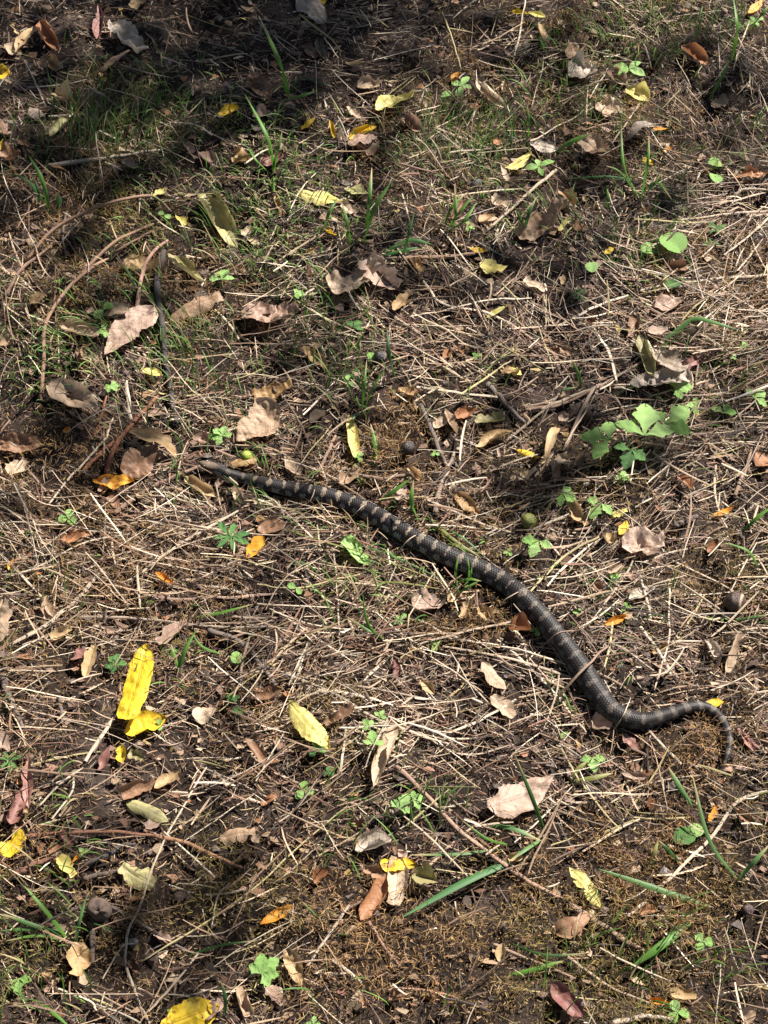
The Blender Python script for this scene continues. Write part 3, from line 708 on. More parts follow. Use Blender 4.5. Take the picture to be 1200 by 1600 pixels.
def nutprof(U, A): return 1.0 + .10 * (U - .5) - .05 * np.abs(np.sin(A * 2)) ** 8 + .10 * np.exp(-((U - 1) / .06) ** 2)
def nutcol(U, A):
    c_ = np.ones(U.shape + (3,)) * np.array([.020, .011, .008]) * (.8 + .5 * noise(U * 9, A * 3, 1, 21))[..., None]
    return np.where((np.abs(np.sin(A * 2 + .4)) ** 8 > .97)[..., None], np.array([.16, .10, .07]), c_)
blob('nut', 594, 562, 12, nutprof, nutcol, M_NUT, 'dark brown round nut between green grass blades', 'nut', (1.0, .6))
blob('nut', 637, 704, 12.5, nutprof, nutcol, M_NUT, 'dark brown round nut on the golden moss patch', 'nut', (.7, 2.2))
def accol(U, A):
    c_ = np.ones(U.shape + (3,)) * np.array([.055, .027, .016])
    c_ = np.where((np.abs(U - .70) < .05)[..., None], np.array([.48, .36, .25]), c_)
    return np.where((U < .5)[..., None], np.array([.05, .03, .02]) * (.6 + .8 * noise(U * 40, A * 6, 1, 22))[..., None], c_)
blob('acorn', 1148, 944, 17, lambda U, A: 1 + .12 * np.exp(-((U - .5) / .05) ** 2) * (U < .52) + .18 * np.exp(-((U - 1) / .07) ** 2), accol, M_NUT,
     'brown acorn with a pale ring lying on its side', 'acorn', (1.3, 1.2))
blob('green_fruit', 826, 817, 12.5, lambda U, A: 1 + .07 * (noise(U * 4, A, 1, 23) - .5) + .12 * np.exp(-((U - 1) / .05) ** 2),
     lambda U, A: np.array([.15, .155, .022]) * (.7 + .7 * noise(U * 7, A * 2, 1, 24))[..., None], M_NUT, 'unripe green fruit with brown blush beside a small seedling', 'fruit', (.9, .5))
blob('lime_fruit', 385, 716, 9, lambda U, A: 1 + .05 * (noise(U * 4, A, 1, 25) - .5),
     lambda U, A: np.array([.26, .33, .03]) * (.8 + .4 * noise(U * 5, A, 1, 26))[..., None], M_NUT, 'tiny lime green fruit near the snake neck', 'fruit', (.4, 0))
blob('seed', 1168, 1422, 10, lambda U, A: 1 - .25 * np.abs(np.sin(A)), lambda U, A: np.ones(U.shape + (3,)) * np.array([.06, .035, .03]), M_NUT,
     'dark brown flat seed on golden moss', 'seed', (1.2, .3))
blob('root_knot', 157, 1424, 19, lambda U, A: 1 + .5 * (noise(U * 4, A * 1.2, 1, 27) - .5), lambda U, A: np.ones(U.shape + (3,)) * np.array([.12, .085, .068]) * (.6 + .8 * noise(U * 12, A * 4, 1, 28))[..., None],
     M_BARK, 'knobbly grey-brown root knot at the top of a dark peg', 'root', (.5, .4))
for k, (x, y, r_, lab) in enumerate([(262, 99, 5, 'tiny white pebble on bare shaded soil'), (745, 286, 8, 'grey pebble behind a leaning grass tuft'),
                                (1038, 1362, 8, 'whitish pebble beside a yellowing grass blade'), (207, 1473, 8, 'grey pebble below the long pale stalk')]):
    blob('pebble', x, y, r_, lambda U, A, k=k: 1 + .5 * (noise(U * 3 + k, A * 1., 1, 31) - .5), lambda U, A: np.ones(U.shape + (3,)) * np.array([.22, .20, .185]), M_BARK, lab, 'pebble', (k, k * 2), lift=-.002)
# ------------------------------------------------------------------ seedlings (thing > stem, leaf ...)
def leaflet(kind, nu=31, nv=10):
    """unit leaflet: length 1 along +X, toothed outline, lightly folded"""
    u = np.linspace(0, 1, nu); v = np.linspace(-1, 1, nv + 1); U, Vv = np.meshgrid(u, v, indexing='ij')
    saw = np.abs(((u * 5.0) % 1.0) - .35)
    if kind == 'avens': w = np.interp(u, [0, .14, .33, .48, .54, .62, .74, .79, .88, 1], [.03, .07, .22, .41, .39, .25, .30, .21, .17, .02]) * (1 - .10 * ((u * 11) % 1.0))
    elif kind == 'clover': w = .42 * np.sin(math.pi * u ** 1.35) ** .62
    elif kind == 'round': w = .56 * np.sin(math.pi * u ** .95) ** .5 * (1 - .12 * np.abs(((u * 6) % 1) - .5))
    elif kind == 'herb': w = .26 * np.sin(math.pi * u ** 1.1) ** .8
    else: w = .16 * np.sin(math.pi * u ** 1.3) ** .8 * (1 - .3 * saw)
    w = np.maximum(w, .02)
    x = U.copy(); y = Vv * w[:, None]
    if kind == 'avens':                          # three blunt lobes at the tip
        x = x + .06 * np.cos(Vv * 7.0) * U ** 3 + .16 * U * Vv ** 2 * (1 - U)
    if kind == 'clover': x = x - .12 * np.exp(-(Vv / .25) ** 2) * U ** 4
    if kind == 'round': x = x - .16 * (Vv ** 2) * (1 - U)
    z = .22 * np.abs(y) - .30 * (x - .35) ** 2 + .012 * np.sin(x * 17 + 3 * Vv)
    P = np.stack([x, y, z], -1).reshape(-1, 3); i = np.arange(len(P)).reshape(nu, nv + 1)
    f_ = np.stack([i[:-1, :-1], i[1:, :-1], i[1:, 1:], i[:-1, 1:]], -1).reshape(-1, 4)
    return P, f_, np.stack([U, Vv * w[:, None] + .5], -1).reshape(-1, 2)
LF = {}
for kd in ('avens', 'clover', 'round', 'herb', 'narrow'):
    for mt in ('green', 'deep'):
        P, f_, uv = leaflet(kd); LF[kd, mt] = mesh_of('leaf_' + kd, P, f_, LM[mt], uv=uv)
SETS = {'avens': [(-72, .85), (0, 1.05), (72, .85)], 'palm': [(-105, .7), (-50, .9), (0, 1), (50, .9), (105, .7)], 'clover': [(-120, 1), (0, 1), (120, 1)],
        'round': [(0, 1.5)], 'pair': [(0, 1.), (170, .9)], 'herb': [(0, 1), (85, .8), (180, .95), (265, .8)], 'rosette': [(0, 1), (40, .8), (95, .95), (150, .7), (200, 1), (250, .85), (310, .9)]}
PLANTF = []
def plant(px, py, r_px, kind, col, label, hmul=.9, ang=None, extra=()):
    q = np.random.RandomState(int(px * 7 + py))
    g = at(px, py, .01); r = 1.18 * r_px * mpp(g); h = max(.012, r * hmul)
    top = at(px, py, h + .004); gz = float(zg(top[0], top[1]))
    root = link('seedling', None, None, (top[0], top[1], gz)); tag(root, label, 'plant', 'green seedlings in the litter')
    PLANTF.append((top[0], top[1], r))
    a0 = q.rand() * 360 if ang is None else ang
    lk = {'avens': 'avens', 'palm': 'avens', 'clover': 'clover', 'round': 'round', 'pair': 'clover', 'herb': 'herb', 'rosette': 'narrow'}[kind]
    heads = [(np.zeros(2), h, r, a0, col)]
    for (dx, dy, rp, aa, cc) in extra:
        e = at(px + dx, py + dy, h); heads.append((e[:2] - top[:2], h * (.75 + .3 * q.rand()), 1.18 * rp * mpp(g), aa, cc))
    for (off, hh, rr_, aa, cc) in heads:
        pth = catmull([(0, 0, -.006), (off[0] * .35 + .1 * r * (q.rand() - .5), off[1] * .35, hh * .6), (off[0], off[1], hh)], 8)
        v_, f_ = tube(pth, np.linspace(.0011, .0007, 8), 5)
        link('stem', mesh_of('stem', v_, f_, M_GRASS, np.tile([.16, .22, .07], (len(v_), 1))), root)
        for (da, sc_) in SETS[kind]:
            o = link('leaf', LF[lk, cc], root)
            th_ = R(aa + da + (q.rand() - .5) * 18)
            k_ = rr_ * sc_ * (.9 + .2 * q.rand())
            o.location = (off[0] - (math.cos(th_) * k_ * .5 if kind == 'round' else 0), off[1] - (math.sin(th_) * k_ * .5 if kind == 'round' else 0), hh)
            o.rotation_euler = ((q.rand() - .5) * .5, -.05 - (q.rand() - .5) * .5, th_)
            o.scale = (k_,) * 3
    return root
PL = [
(1008,676,46,'avens','green','largest leafy plant with toothed three-part leaves',1.0,80,((34,-18,36,40,'green'),(-56,12,36,165,'green'),(-22,26,26,250,'deep'))),
(1055,605,22,'avens','green','toothed seedling growing through the large greyish crumpled leaf'),(1090,632,16,'avens','green','toothed seedling between the crumpled leaf and the largest plant'),
(1132,642,20,'avens','green','pale toothed seedling right of the largest leafy plant'),(1180,618,21,'avens','green','toothed seedling above a straw bundle right of the largest plant'),
(878,767,21,'avens','green','pale seedling left of two small toothed ones beside reddish soil'),(940,783,23,'avens','green','toothed seedling right of the shrivelled leaf heap'),
(842,842,23,'avens','green','bright seedling just below the green fruit'),(975,747,14,'palm','green','small dense green sprig under the largest leafy plant'),
(347,678,20,'palm','green','bright star-shaped seedling left of the pale tan round leaf'),(345,433,22,'avens','green','broad seedling below the olive rolled leaf'),
(160,480,17,'pair','green','two-leaved seedling above the large pinkish veined leaf'),(165,513,13,'avens','green','small seedling touching the large pinkish veined leaf'),
(172,598,13,'palm','green','small seedling between pale leaf and ragged tan leaf'),(272,724,10,'avens','deep','tiny seedling beside the dark grey-brown leaf'),
(685,1005,14,'avens','green','bright seedling in the straw mat below the snake'),(838,983,9,'clover','green','tiny clover tucked against the snake'),
(625,1262,21,'avens','green','forked toothed seedling on the lower moss',1.2,60,((20,-12,16,20,'green'),)),(583,1160,17,'avens','green','climbing seedling above the pale rolled leaf',1.6,90,((-6,-22,13,130,'green'),(10,-38,11,60,'green'))),
(408,1520,28,'palm','green','large star-shaped seedling beside the golden yellow leaf'),(27,1527,20,'avens','green','toothed seedling beside the ochre ragged leaf'),
(475,1233,15,'clover','green','clover with round leaflets on bare litter'),(495,1167,13,'clover','deep','clover at the lower edge of the spotted pale yellow leaf'),(513,1204,8,'clover','deep','tiny clover below the spotted pale yellow leaf'),
(926,1181,19,'avens','green','toothed seedling below the bend of the tail'),(880,1140,10,'avens','green','tiny seedling in straw left of the tail bend'),
(1050,373,21,'round','green','round scalloped leaf seedling on bare soil',.9,120),(1018,385,13,'round','green','oval leaf seedling touching the round scalloped one',.9,10),(1055,432,16,'round','deep','heart-shaped leaf seedling below the round scalloped one',.9,60),
(1121,250,12,'round','green','round seedling upper of a pair on dark soil',.9,0),(1119,272,11,'round','green','round seedling lower of a pair on dark soil',.9,90),(1120,353,15,'rosette','deep','crinkled dark green rosette'),(1111,376,11,'rosette','deep','small crinkled rosette beside the larger dark rosette'),
(925,412,11,'round','green','tiny fan-shaped leaf seedling above dry stems',.8,90),(740,553,10,'avens','green','bright small seedling beside a rust leaf scrap'),(552,508,15,'avens','deep','dull green seedling above the dark nut'),
(460,455,12,'avens','green','tiny seedling right of the broad wavy leaf'),(580,552,7,'round','green','tiny round leaf touching the dark nut',.9,100),(545,592,11,'pair','green','two-leaved sprout in thin grass left of the nut'),
(560,711,9,'clover','green','tiny clover beside the beige curled leaf'),(462,916,11,'pair','green','round paired sprout in straw below the brown oval leaf'),(625,965,13,'herb','green','narrow-leaved sprout left of the pinkish leaf under a stem'),
(1068,1306,18,'round','deep','dull round-leaved seedling beside the crossing blades',.9,200,((22,-12,14,40,'green'),)),(1099,1470,15,'clover','green','three-leaved clover with oval leaflets on dry grass'),(1060,1580,17,'clover','green','three-leaved clover before the ochre withered leaf'),
(360,835,30,'rosette','deep','rosette of narrow toothed leaves below the snake neck'),(105,806,14,'clover','green','small clover above the rusty crumpled leaf'),(182,1036,19,'palm','deep','dark five-leaved sprig left of the largest yellow leaf'),
(211,1096,13,'pair','deep','dark sprig standing over the largest yellow leaf'),(250,1131,10,'pair','green','small sprig on the scorched yellow leaf'),(365,1084,11,'palm','deep','dark tiny sprig upper of two beside the tan round leaf'),(374,1106,11,'palm','deep','dark tiny sprig lower of two beside the tan round leaf'),
(371,1023,10,'round','green','round leaf sprout beside the grey curved twig',.9,50),(842,256,20,'herb','green','bright smooth-leaved seedling beside the greenish yellow leaf'),(983,104,25,'herb','green','smooth-leaved seedling above the straw-yellow folded leaf'),
(722,130,20,'herb','green','smooth-leaved seedling beside a small orange leaf'),(699,146,9,'round','green','single round leaf below the orange scrap',.9,0),(1180,30,14,'herb','green','smooth-leaved seedling at the sunny far edge'),
(256,332,11,'pair','green','glossy sprout under the end of the arching runner'),(1160,536,11,'avens','green','tiny pale seedling below the bent blade'),(1150,555,7,'avens','green','tiniest pale seedling below the bent blade'),(730,350,10,'avens','green','tiny bright seedling at the leaning grass tuft'),
(905,455,14,'rosette','deep','dark small rosette among dry stems'),(963,900,8,'clover','green','tiny clover under the crumpled pinkish leaf'),(979,946,8,'clover','green','tiny clover beside the grey curled leaf'),(907,955,9,'avens','green','tiny seedling in the litter right of the snake'),
(1132,962,6,'clover','green','tiny clover at the acorn'),(14,1186,18,'rosette','deep','dark ferny sprig at the pinkish leaf edge'),(130,1331,9,'avens','green','tiny seedling above the pale yellow curled leaf'),(268,1580,8,'avens','green','tiny seedling beside the golden yellow leaf'),(795,860,7,'clover','green','tiny clover beside the snake back'),
(1110,965,5,'clover','green','minute clover left of the acorn'),(680,705,6,'clover','green','minute clover right of the golden moss nut'),(490,1600,12,'avens','green','seedling at the lower moss edge')]
for t in PL: plant(*t)

# ------------------------------------------------------------------ larger grass tufts (thing > blade ...)
def blade_mesh(path_px, w_px, height, col, nm='blade', K=14, tipw=.12, basew=.55):
    """path_px: pixels base -> tip; height: tip height above the soil, arching"""
    n = len(path_px); hs = np.linspace(0, 1, n)
    P = np.array([at(x, y, .003 + height * (math.sin(min(1, t * 1.15) * math.pi / 2)) if height else .012) for (x, y), t in zip(path_px, hs)])
    C = catmull(P, K); t = np.linspace(0, 1, K)
    w = .82 * w_px * mpp(P[0]) * np.minimum(1, basew + t * 2.0) * np.where(t > .55, 1 - (1 - tipw) * ((t - .55) / .45) ** 1.6, 1)
    tw = (rs.rand() - .5) * .9 + (rs.rand() - .5) * .8 * t
    v_, f_ = ribbons(C[None], w[None], .28, tw[None])
    cv = np.repeat((np.array(col)[None] * (.85 + .3 * rs.rand()) * (.85 + .3 * noise(t * 9, w_px, 1, 46))[:, None]), 3, 0)
    if rs.rand() < .5:
        dr_ = np.repeat(np.clip((t - .72) / .2, 0, 1), 3)[:, None]; cv = cv * (1 - dr_) + np.array([.40, .33, .16]) * dr_
    return C[0], v_, f_, cv
GB = (.10, .22, .035); GD = (.045, .12, .03); GY = (.24, .25, .08); GC = (.12, .23, .075)
GR = [
('tall grass tuft with one long upright blade in the shaded litter', [([(452,152),(436,95),(404,24)],9,.09,GB),([(442,156),(470,150),(497,141)],7,.02,GB),([(468,120),(495,128),(523,136)],7,.012,GD),([(450,150),(440,135),(426,145)],5,.02,GB),([(455,150),(460,132),(463,118)],4,.03,GD)]),
('grass tuft with leaning pair of blades beside the maroon brown leaf', [([(430,272),(418,215),(383,148)],8,.08,GB),([(426,268),(434,235),(441,204)],8,.06,GB),([(428,275),(428,295),(430,300)],4,.02,GB),([(420,270),(400,250),(388,232)],5,.03,GB)]),
('grass tuft of broad upright blades before the long pale yellow leaf', [([(568,378),(586,325),(613,281)],9,.07,GB),([(572,362),(577,315),(581,262)],8,.08,GB),([(547,382),(543,350),(535,318)],7,.05,GB),([(503,368),(513,335),(528,308)],7,.05,GB),([(630,402),(638,368),(647,332)],7,.06,GD)]),
('low grass tuft with two blades lying flat behind a brown stick', [([(595,398),(640,376),(676,382)],9,.02,GD),([(588,404),(630,392),(672,386)],8,.012,GD)]),
('leaning bright grass tuft beside tiny seedling and dry straw', [([(697,360),(718,332),(742,302)],8,.05,GB),([(705,362),(712,330),(710,288)],6,.05,GB),([(693,355),(705,325),(730,300)],6,.04,GB),([(700,362),(725,345),(745,315)],7,.04,GB)]),
('dark broad-bladed grass tuft on shaded soil', [([(78,335),(66,282),(45,243)],8,.06,GB),([(70,318),(40,280),(-4,270)],7,.04,GD),([(84,338),(92,318),(90,300)],12,.02,GD),([(62,320),(60,300),(50,270)],5,.04,GD)]),
('tall single green blade rising at the sunny far edge', [([(1143,95),(1152,45),(1146,-4)],8,.08,GB),([(1108,155),(1125,125),(1142,92)],8,.03,GB)]),
('slender green blade leaning over bright litter', [([(1168,52),(1188,25),(1204,5)],6,.05,GB),([(1170,52),(1150,35),(1120,25)],4,.03,GB)]),
('short broad green blade beside the torn tan leaf', [([(866,238),(892,222),(929,206)],10,.03,GB)]),
('sedge tuft of thin arching blades on dark soil', [([(998,308),(975,260),(970,186)],5,.07,GB),([(1002,310),(1012,255),(1014,212)],5,.07,GB),([(990,282),(950,276),(886,279)],5,.02,GD),([(1000,305),(1025,285),(1050,312)],5,.04,GB),([(1005,308),(1020,290),(1034,270)],5,.04,GB),([(995,306),(970,270),(945,258)],4,.04,GB),([(950,330),(950,310),(948,290)],5,.02,GB)]),
('bright grass tuft below the dark nut', [([(569,645),(582,608),(604,572)],7,.05,GB),([(566,640),(570,600),(573,562)],5,.05,GB),([(572,645),(560,630),(556,615)],4,.03,GB),([(566,642),(555,650),(552,655)],4,.02,GD)]),
('upright dark blade beside the dark nut', [([(618,592),(608,555),(605,514)],8,.06,GD)]),
('short bright blade on the golden moss patch', [([(584,728),(586,695),(579,662)],8,.02,GB)]),
('bent broad blade pointing at the pinkish wavy leaf', [([(1033,535),(1060,515),(1085,498),(1115,504),(1152,515)],10,.03,GC)]),
('thin curved blade right of crossing dry stems', [([(908,608),(904,585),(893,562)],6,.03,GB),([(872,615),(885,608),(902,605)],7,.015,GC)]),
('broad grass blade slanting away from the snake back', [([(590,787),(612,770),(642,748)],9,.02,GB)]),
('upright glossy grass blade above the snake middle', [([(652,812),(643,785),(646,750)],9,.05,GB)]),
('yellowish sheaf of grass lying along the snake back', [([(668,806),(705,840),(752,872)],6,.015,GY),([(672,815),(710,848),(748,866)],5,.015,GY),([(690,826),(720,838),(760,872)],5,.012,GC),([(676,822),(712,852),(742,876)],5,.01,GY),([(700,850),(720,858),(745,864)],6,.01,GB)]),
('small grass tuft hanging over the snake side', [([(716,922),(712,895),(716,868)],5,.05,GB),([(732,905),(733,890),(730,868)],4,.05,GB),([(706,915),(730,905),(752,908)],7,.03,GB),([(712,930),(730,918),(748,908)],5,.02,GB),([(725,915),(735,902),(737,885)],4,.05,GB)]),
('thick bluish green blade lying across the lower moss', [([(845,1326),(735,1374),(630,1432)],15,.02,(.075,.19,.06))]),
('pale-based grass blades beside the thick bluish blade', [([(785,1326),(720,1334),(640,1336)],8,.015,GC),([(762,1290),(800,1294),(846,1314)],10,.02,GC),([(795,1320),(760,1310),(722,1282)],5,.03,GB)]),
('dark upright blade casting shade on the biggest tan leaf', [([(852,1302),(832,1248),(804,1178)],8,.06,GD),([(848,1310),(825,1325),(795,1346)],8,.02,GC)]),
('broad green blade with pale midrib pointing at the lemon leaf', [([(1108,1416),(1030,1390),(936,1358)],12,.02,GC)]),
('short thick cut blade lying below the pale midrib blade', [([(1085,1435),(1035,1476),(988,1510)],15,.015,GB)]),
('tall leaning blade crossing a paler one beside round seedling', [([(1152,1374),(1108,1312),(1080,1204)],8,.07,GC),([(1082,1262),(1062,1230),(1044,1198)],10,.02,GC),([(1152,1376),(1175,1350),(1204,1318)],9,.04,GC)]),
('yellowing short blade standing on moss', [([(1016,1358),(1022,1335),(1028,1314)],9,.02,GY),([(1062,1350),(1045,1330),(1030,1314)],9,.015,GD)]),
('two glossy blades lying behind the reddish brown oval leaf', [([(795,1525),(845,1512),(888,1498)],9,.012,GB),([(797,1474),(850,1492),(915,1490)],5,.02,GD)]),
('fan of grass blades spreading over pale straw beside root knot', [([(106,1468),(72,1424),(38,1384)],9,.03,GB),([(104,1462),(50,1445),(4,1428)],8,.02,GC),([(106,1456),(50,1452),(-5,1455)],7,.015,GC),([(118,1478),(124,1440),(136,1398)],9,.03,GC),([(104,1470),(60,1462),(10,1470)],6,.015,GB)]),
('dark thin blades at the lower moss beside the golden leaf', [([(350,1590),(352,1560),(344,1530)],7,.03,GD),([(56,1566),(80,1580),(110,1606)],8,.02,GB),([(290,1494),(350,1476),(402,1470)],5,.02,GD)]),
('green blade lying in the straw bundle above the grey curved twig', [([(305,965),(350,956),(395,944)],7,.012,GB),([(278,1052),(290,1015),(306,985)],8,.03,GB),([(282,1050),(272,1025),(268,1008)],7,.02,GB),([(345,1022),(315,1010),(300,990)],5,.02,GB)]),
('thin twisted blades in the straw mat below the green fallen leaf', [([(602,1002),(575,975),(566,925)],6,.04,GB),([(605,1000),(580,988),(540,962)],5,.02,GC)]),
('broad dark blade leaning in at the edge beside orange sliver leaf', [([(1155,835),(1180,812),(1206,790)],11,.03,GB),([(1186,892),(1170,862),(1134,848)],7,.03,GB)]),
('yellow green short blades below the tail', [([(890,1218),(905,1200),(918,1190)],9,.012,GY),([(892,1222),(925,1216),(958,1208)],10,.012,GY),([(1145,1250),(1190,1240),(1206,1236)],5,.01,GY)]),
('long yellowing blade running below the snake front', [([(400,806),(470,835),(560,862),(640,890),(700,915)],4,.016,GY),([(560,850),(620,872),(690,905)],4,.014,GC),([(500,930),(600,910),(700,922)],4,.02,GY)]),
('dark straight blade crossing tan litter right of the acorn', [([(1132,974),(1170,966),(1206,960)],6,.014,GC)]),
('short dark blade by the boot-shaped leaf', [([(818,365),(826,335),(838,308)],7,.04,GD),([(822,360),(812,340),(806,328)],6,.03,GB)]),
('fresh upright blade in the sunny upper grass', [([(826,215),(826,190),(823,160)],6,.04,GB),([(843,50),(846,65),(850,80)],5,.02,GB)]),
]
for lab, bl in GR:
    b0 = at(*bl[0][0][0], 0.0)
    root = link('grass_tuft', None, None, b0); tag(root, lab, 'grass', 'larger grass tufts and blades')
    for (pp_, w_, h_, c_) in bl:
        _, v_, f_, cv = blade_mesh(pp_, w_, h_, c_)
        link('blade', mesh_of('blade', v_ - b0, f_, M_GRASS, cv), root)

# ------------------------------------------------------------------ twigs and sticks
def twig(name, path, w_px, col, label, group, hts=None, sides=8, K=26, taper=.65, base=.006, rough=.10, flat=1.0, cat='twig', mat=None):
    n = len(path); hts = hts or [0] * n
    g = at(*path[0], .005); r = w_px / 2 * mpp(g)
    P = np.array([at(x, y, base + h + r * .6) for (x, y), h in zip(path, hts)])
    C = catmull(P, K)
    C[:, 2] += (noise(np.arange(K) * .5, w_px, 1., 33) - .5) * r * .5
    C[:, :2] += (np.stack([noise(np.arange(K) * .3, path[0][0], 1., 34), noise(np.arange(K) * .3, path[0][1], 1., 35)], -1) - .5) * r * .8
    rad_ = np.linspace(1, taper, K) * r * (1 + .16 * (noise(np.arange(K) * .35, path[0][1], 1., 36) - .5))
    rad_[0] *= .75; rad_[-1] *= .7
    v_, f_ = tube(C, rad_, sides, rough, flat)
    o0 = C[0].copy(); v_ = v_ - o0
    cv = np.repeat(np.array(col)[None] * (.8 + .4 * noise(np.arange(K) * .35, path[0][0] * .3, 1., 37))[:, None], sides, 0)
    o = link(name, mesh_of(name, v_, f_, mat or M_BARK, cv), None, o0)
    return tag(o, label, cat, group)
DK = (.075, .065, .062); RB = (.23, .10, .06); BR = (.22, .145, .10); PK = (.30, .20, .15); PALE = (.55, .44, .32); WH = (.66, .58, .47); GYB = (.16, .125, .11)
TW = [
([(256,392),(247,440),(252,500),(258,560),(268,620),(277,664)],11,DK,'dark crooked stick with flaking bark beside the large veined leaf',None),
([(38,412),(75,366),(120,338),(175,316),(228,306),(247,312),(268,330)],6,(.28,.17,.115),'topmost arching brown runner in front of a dark grass tuft',[0,.012,.024,.03,.022,.012,0]),
([(118,440),(150,405),(190,372),(240,350)],6,(.28,.17,.115),'second arching brown runner below the topmost one',[0,.015,.02,0]),
([(64,626),(68,560),(72,505),(105,452),(140,420),(172,402)],7,(.27,.16,.11),'long curved runner passing left of the large veined leaf',[0,.008,.012,.014,.012,0]),
([(10,462),(30,425),(60,400),(85,380)],6,(.24,.15,.11),'short curved runner at the left of the arching ones',[0,.008,.010,0]),
([(170,400),(200,382),(235,362)],5,(.24,.15,.11),'short thin runner between the arching ones',[0,.01,0]),
([(213,486),(222,430),(238,395),(262,376)],7,(.36,.21,.16),'pinkish straight twig beside the dark crooked stick',[0,.006,.008,0]),
([(104,330),(98,370),(104,402)],4,GYB,'thin dark stem crossing under the topmost runner',[0,.005,0]),
([(165,742),(178,702),(205,665),(246,618)],9,RB,'reddish brown twig running down to the orange folded leaf',None),
([(128,740),(150,715),(178,690)],8,RB,'shorter reddish twig beside the longer reddish brown one',None),
([(148,682),(158,650),(168,614)],5,RB,'thin reddish stem left of the reddish twigs',None),
([(178,802),(215,775),(260,750),(310,728)],8,(.27,.17,.12),'smooth brown twig leading to the snake head',None),
([(225,800),(250,785),(285,763)],7,(.22,.14,.10),'short brown twig below the smooth one at the snake head',None),
([(656,632),(672,668),(684,700),(697,728)],9,GYB,'grey-brown stick slanting right of the golden moss',None),
([(680,802),(686,770),(694,742),(712,704)],9,(.27,.20,.16),'forked brown twig above the snake middle',None),
([(545,742),(600,747),(650,741),(692,738)],7,(.24,.17,.13),'horizontal brown twig meeting the forked one',None),
([(325,984),(362,996),(395,1022),(432,1076)],10,GYB,'grey curved twig below the straw bundle',None),
([(4,1056),(12,1085),(24,1115),(39,1142)],11,GYB,'grey stick beside plain tan leaf and bare soil',None),
([(92,1088),(95,1110),(96,1130)],7,GYB,'short grey peg standing on bare soil',None),
([(40,1306),(95,1303),(165,1300),(240,1305)],8,(.28,.14,.09),'reddish stick leading from the bright yellow torn leaf',None),
([(242,1306),(290,1318),(335,1338),(378,1356)],8,(.28,.15,.09),'reddish stick ending at moss below the broken tan leaf',None),
([(132,1352),(165,1338),(190,1322),(212,1318)],8,DK,'dark broken stick above the olive speckled leaf',None),
([(130,1374),(160,1366),(188,1360)],9,(.12,.09,.075),'short dark stub beside the olive speckled leaf',None),
([(20,1368),(55,1350),(88,1342)],11,(.20,.10,.07),'reddish brown bark piece beside a rusty leaf scrap',None),
([(146,1432),(144,1470),(146,1505)],11,(.10,.075,.062),'dark peg below the knobbly root knot',None),
([(172,1415),(215,1440),(260,1468),(298,1488)],6,(.14,.11,.095),'thin dark twig running right from the root knot',None),
([(618,1196),(665,1240),(720,1300),(785,1350),(812,1368)],9,(.34,.22,.16),'long pinkish brown stem behind the biggest tan leaf',None),
([(798,1358),(840,1386),(880,1404)],8,(.34,.22,.16),'pinkish stem piece below the dark upright blade',None),
([(890,1414),(930,1440),(970,1465),(1008,1486)],11,(.33,.23,.17),'thick pinkish stem beside the lemon yellow leaf',None),
([(762,598),(782,622),(820,660)],10,GYB,'short grey stick right of a rust leaf scrap',None),
([(1055,824),(1075,812),(1090,808)],11,GYB,'short grey twig right of the crumpled pinkish leaf',None),
([(1011,1126),(1011,1165),(1013,1206)],5,(.07,.05,.045),'thin dark stem standing below the tail bend',None),
([(632,404),(690,402),(742,396)],8,BR,'brown stick behind the folded pinkish leaf',None),
([(880,704),(925,612),(945,600),(1010,560)],6,(.30,.22,.17),'angled thin twig left of the large crumpled leaf',None),
([(845,640),(890,622),(935,604)],7,(.30,.23,.17),'curved tan twig above the shrivelled leaf heap',None),
([(790,690),(850,640),(880,610)],5,(.25,.19,.14),'thin brown stem behind the shrivelled leaf heap',None),
([(650,640),(640,600),(628,575)],5,BR,'short brown stem beside the dark nut',None),
([(820,640),(880,632),(930,606)],6,BR,'brown stem lying above bare reddish soil',None),
([(478,690),(520,705),(500,750)],4,BR,'thin bent stem between two beige leaves',None),
([(494,748),(510,712),(524,680)],7,(.28,.18,.13),'brown straight twig behind the snake back',None),
([(1150,1135),(1165,1150),(1185,1170)],9,(.30,.15,.14),'rosy bark strip right of the curled tail',None),
([(1085,680),(1110,705),(1140,730)],8,(.30,.19,.13),'brown slanting twig below the pale toothed seedling',None),
([(1148,775),(1160,745),(1175,700)],7,(.28,.19,.14),'thin brown twig pointing at a rust brown leaf',None),
([(1085,400),(1100,500),(1086,600)],4,(.25,.18,.14),'long thin brown stem curving across straw',None),
([(870,265),(840,290),(760,360)],6,(.42,.33,.24),'pale slanting twig below the greenish yellow leaf',None),
([(75,258),(160,248),(250,234)],8,(.36,.29,.23),'grey flattened stem lying on shaded soil',None),
([(1146,306),(1165,296),(1204,298)],6,(.36,.29,.22),'curved bark strip over the sunken hollow',[0,.010,.008]),
([(520,1435),(575,1400),(590,1380)],5,BR,'thin stalk under the reddish brown rolled leaf',None),
([(575,1438),(605,1485),(628,1512)],6,(.32,.19,.14),'thin rosy twig below the reddish rolled leaf',None),
([(880,1490),(950,1540),(1020,1570)],6,(.36,.26,.19),'pale brown stem crossing moss behind the reddish oval leaf',None),
([(770,1475),(830,1500),(900,1530)],6,(.30,.21,.15),'thin brown stem crossing the lower moss',None),
([(957,1600),(1010,1588),(1050,1592)],10,(.50,.40,.31),'pale peeled stick at the lower edge',None),
([(1075,1600),(1070,1588),(1066,1575)],11,(.30,.20,.16),'reddish brown stub beside the clover',None),
]
for t in TW:
    hts = t[4] if len(t) > 4 else None
    twig('twig', t[0], t[1], t[2], t[3], 'twigs and sticks on the litter', hts)
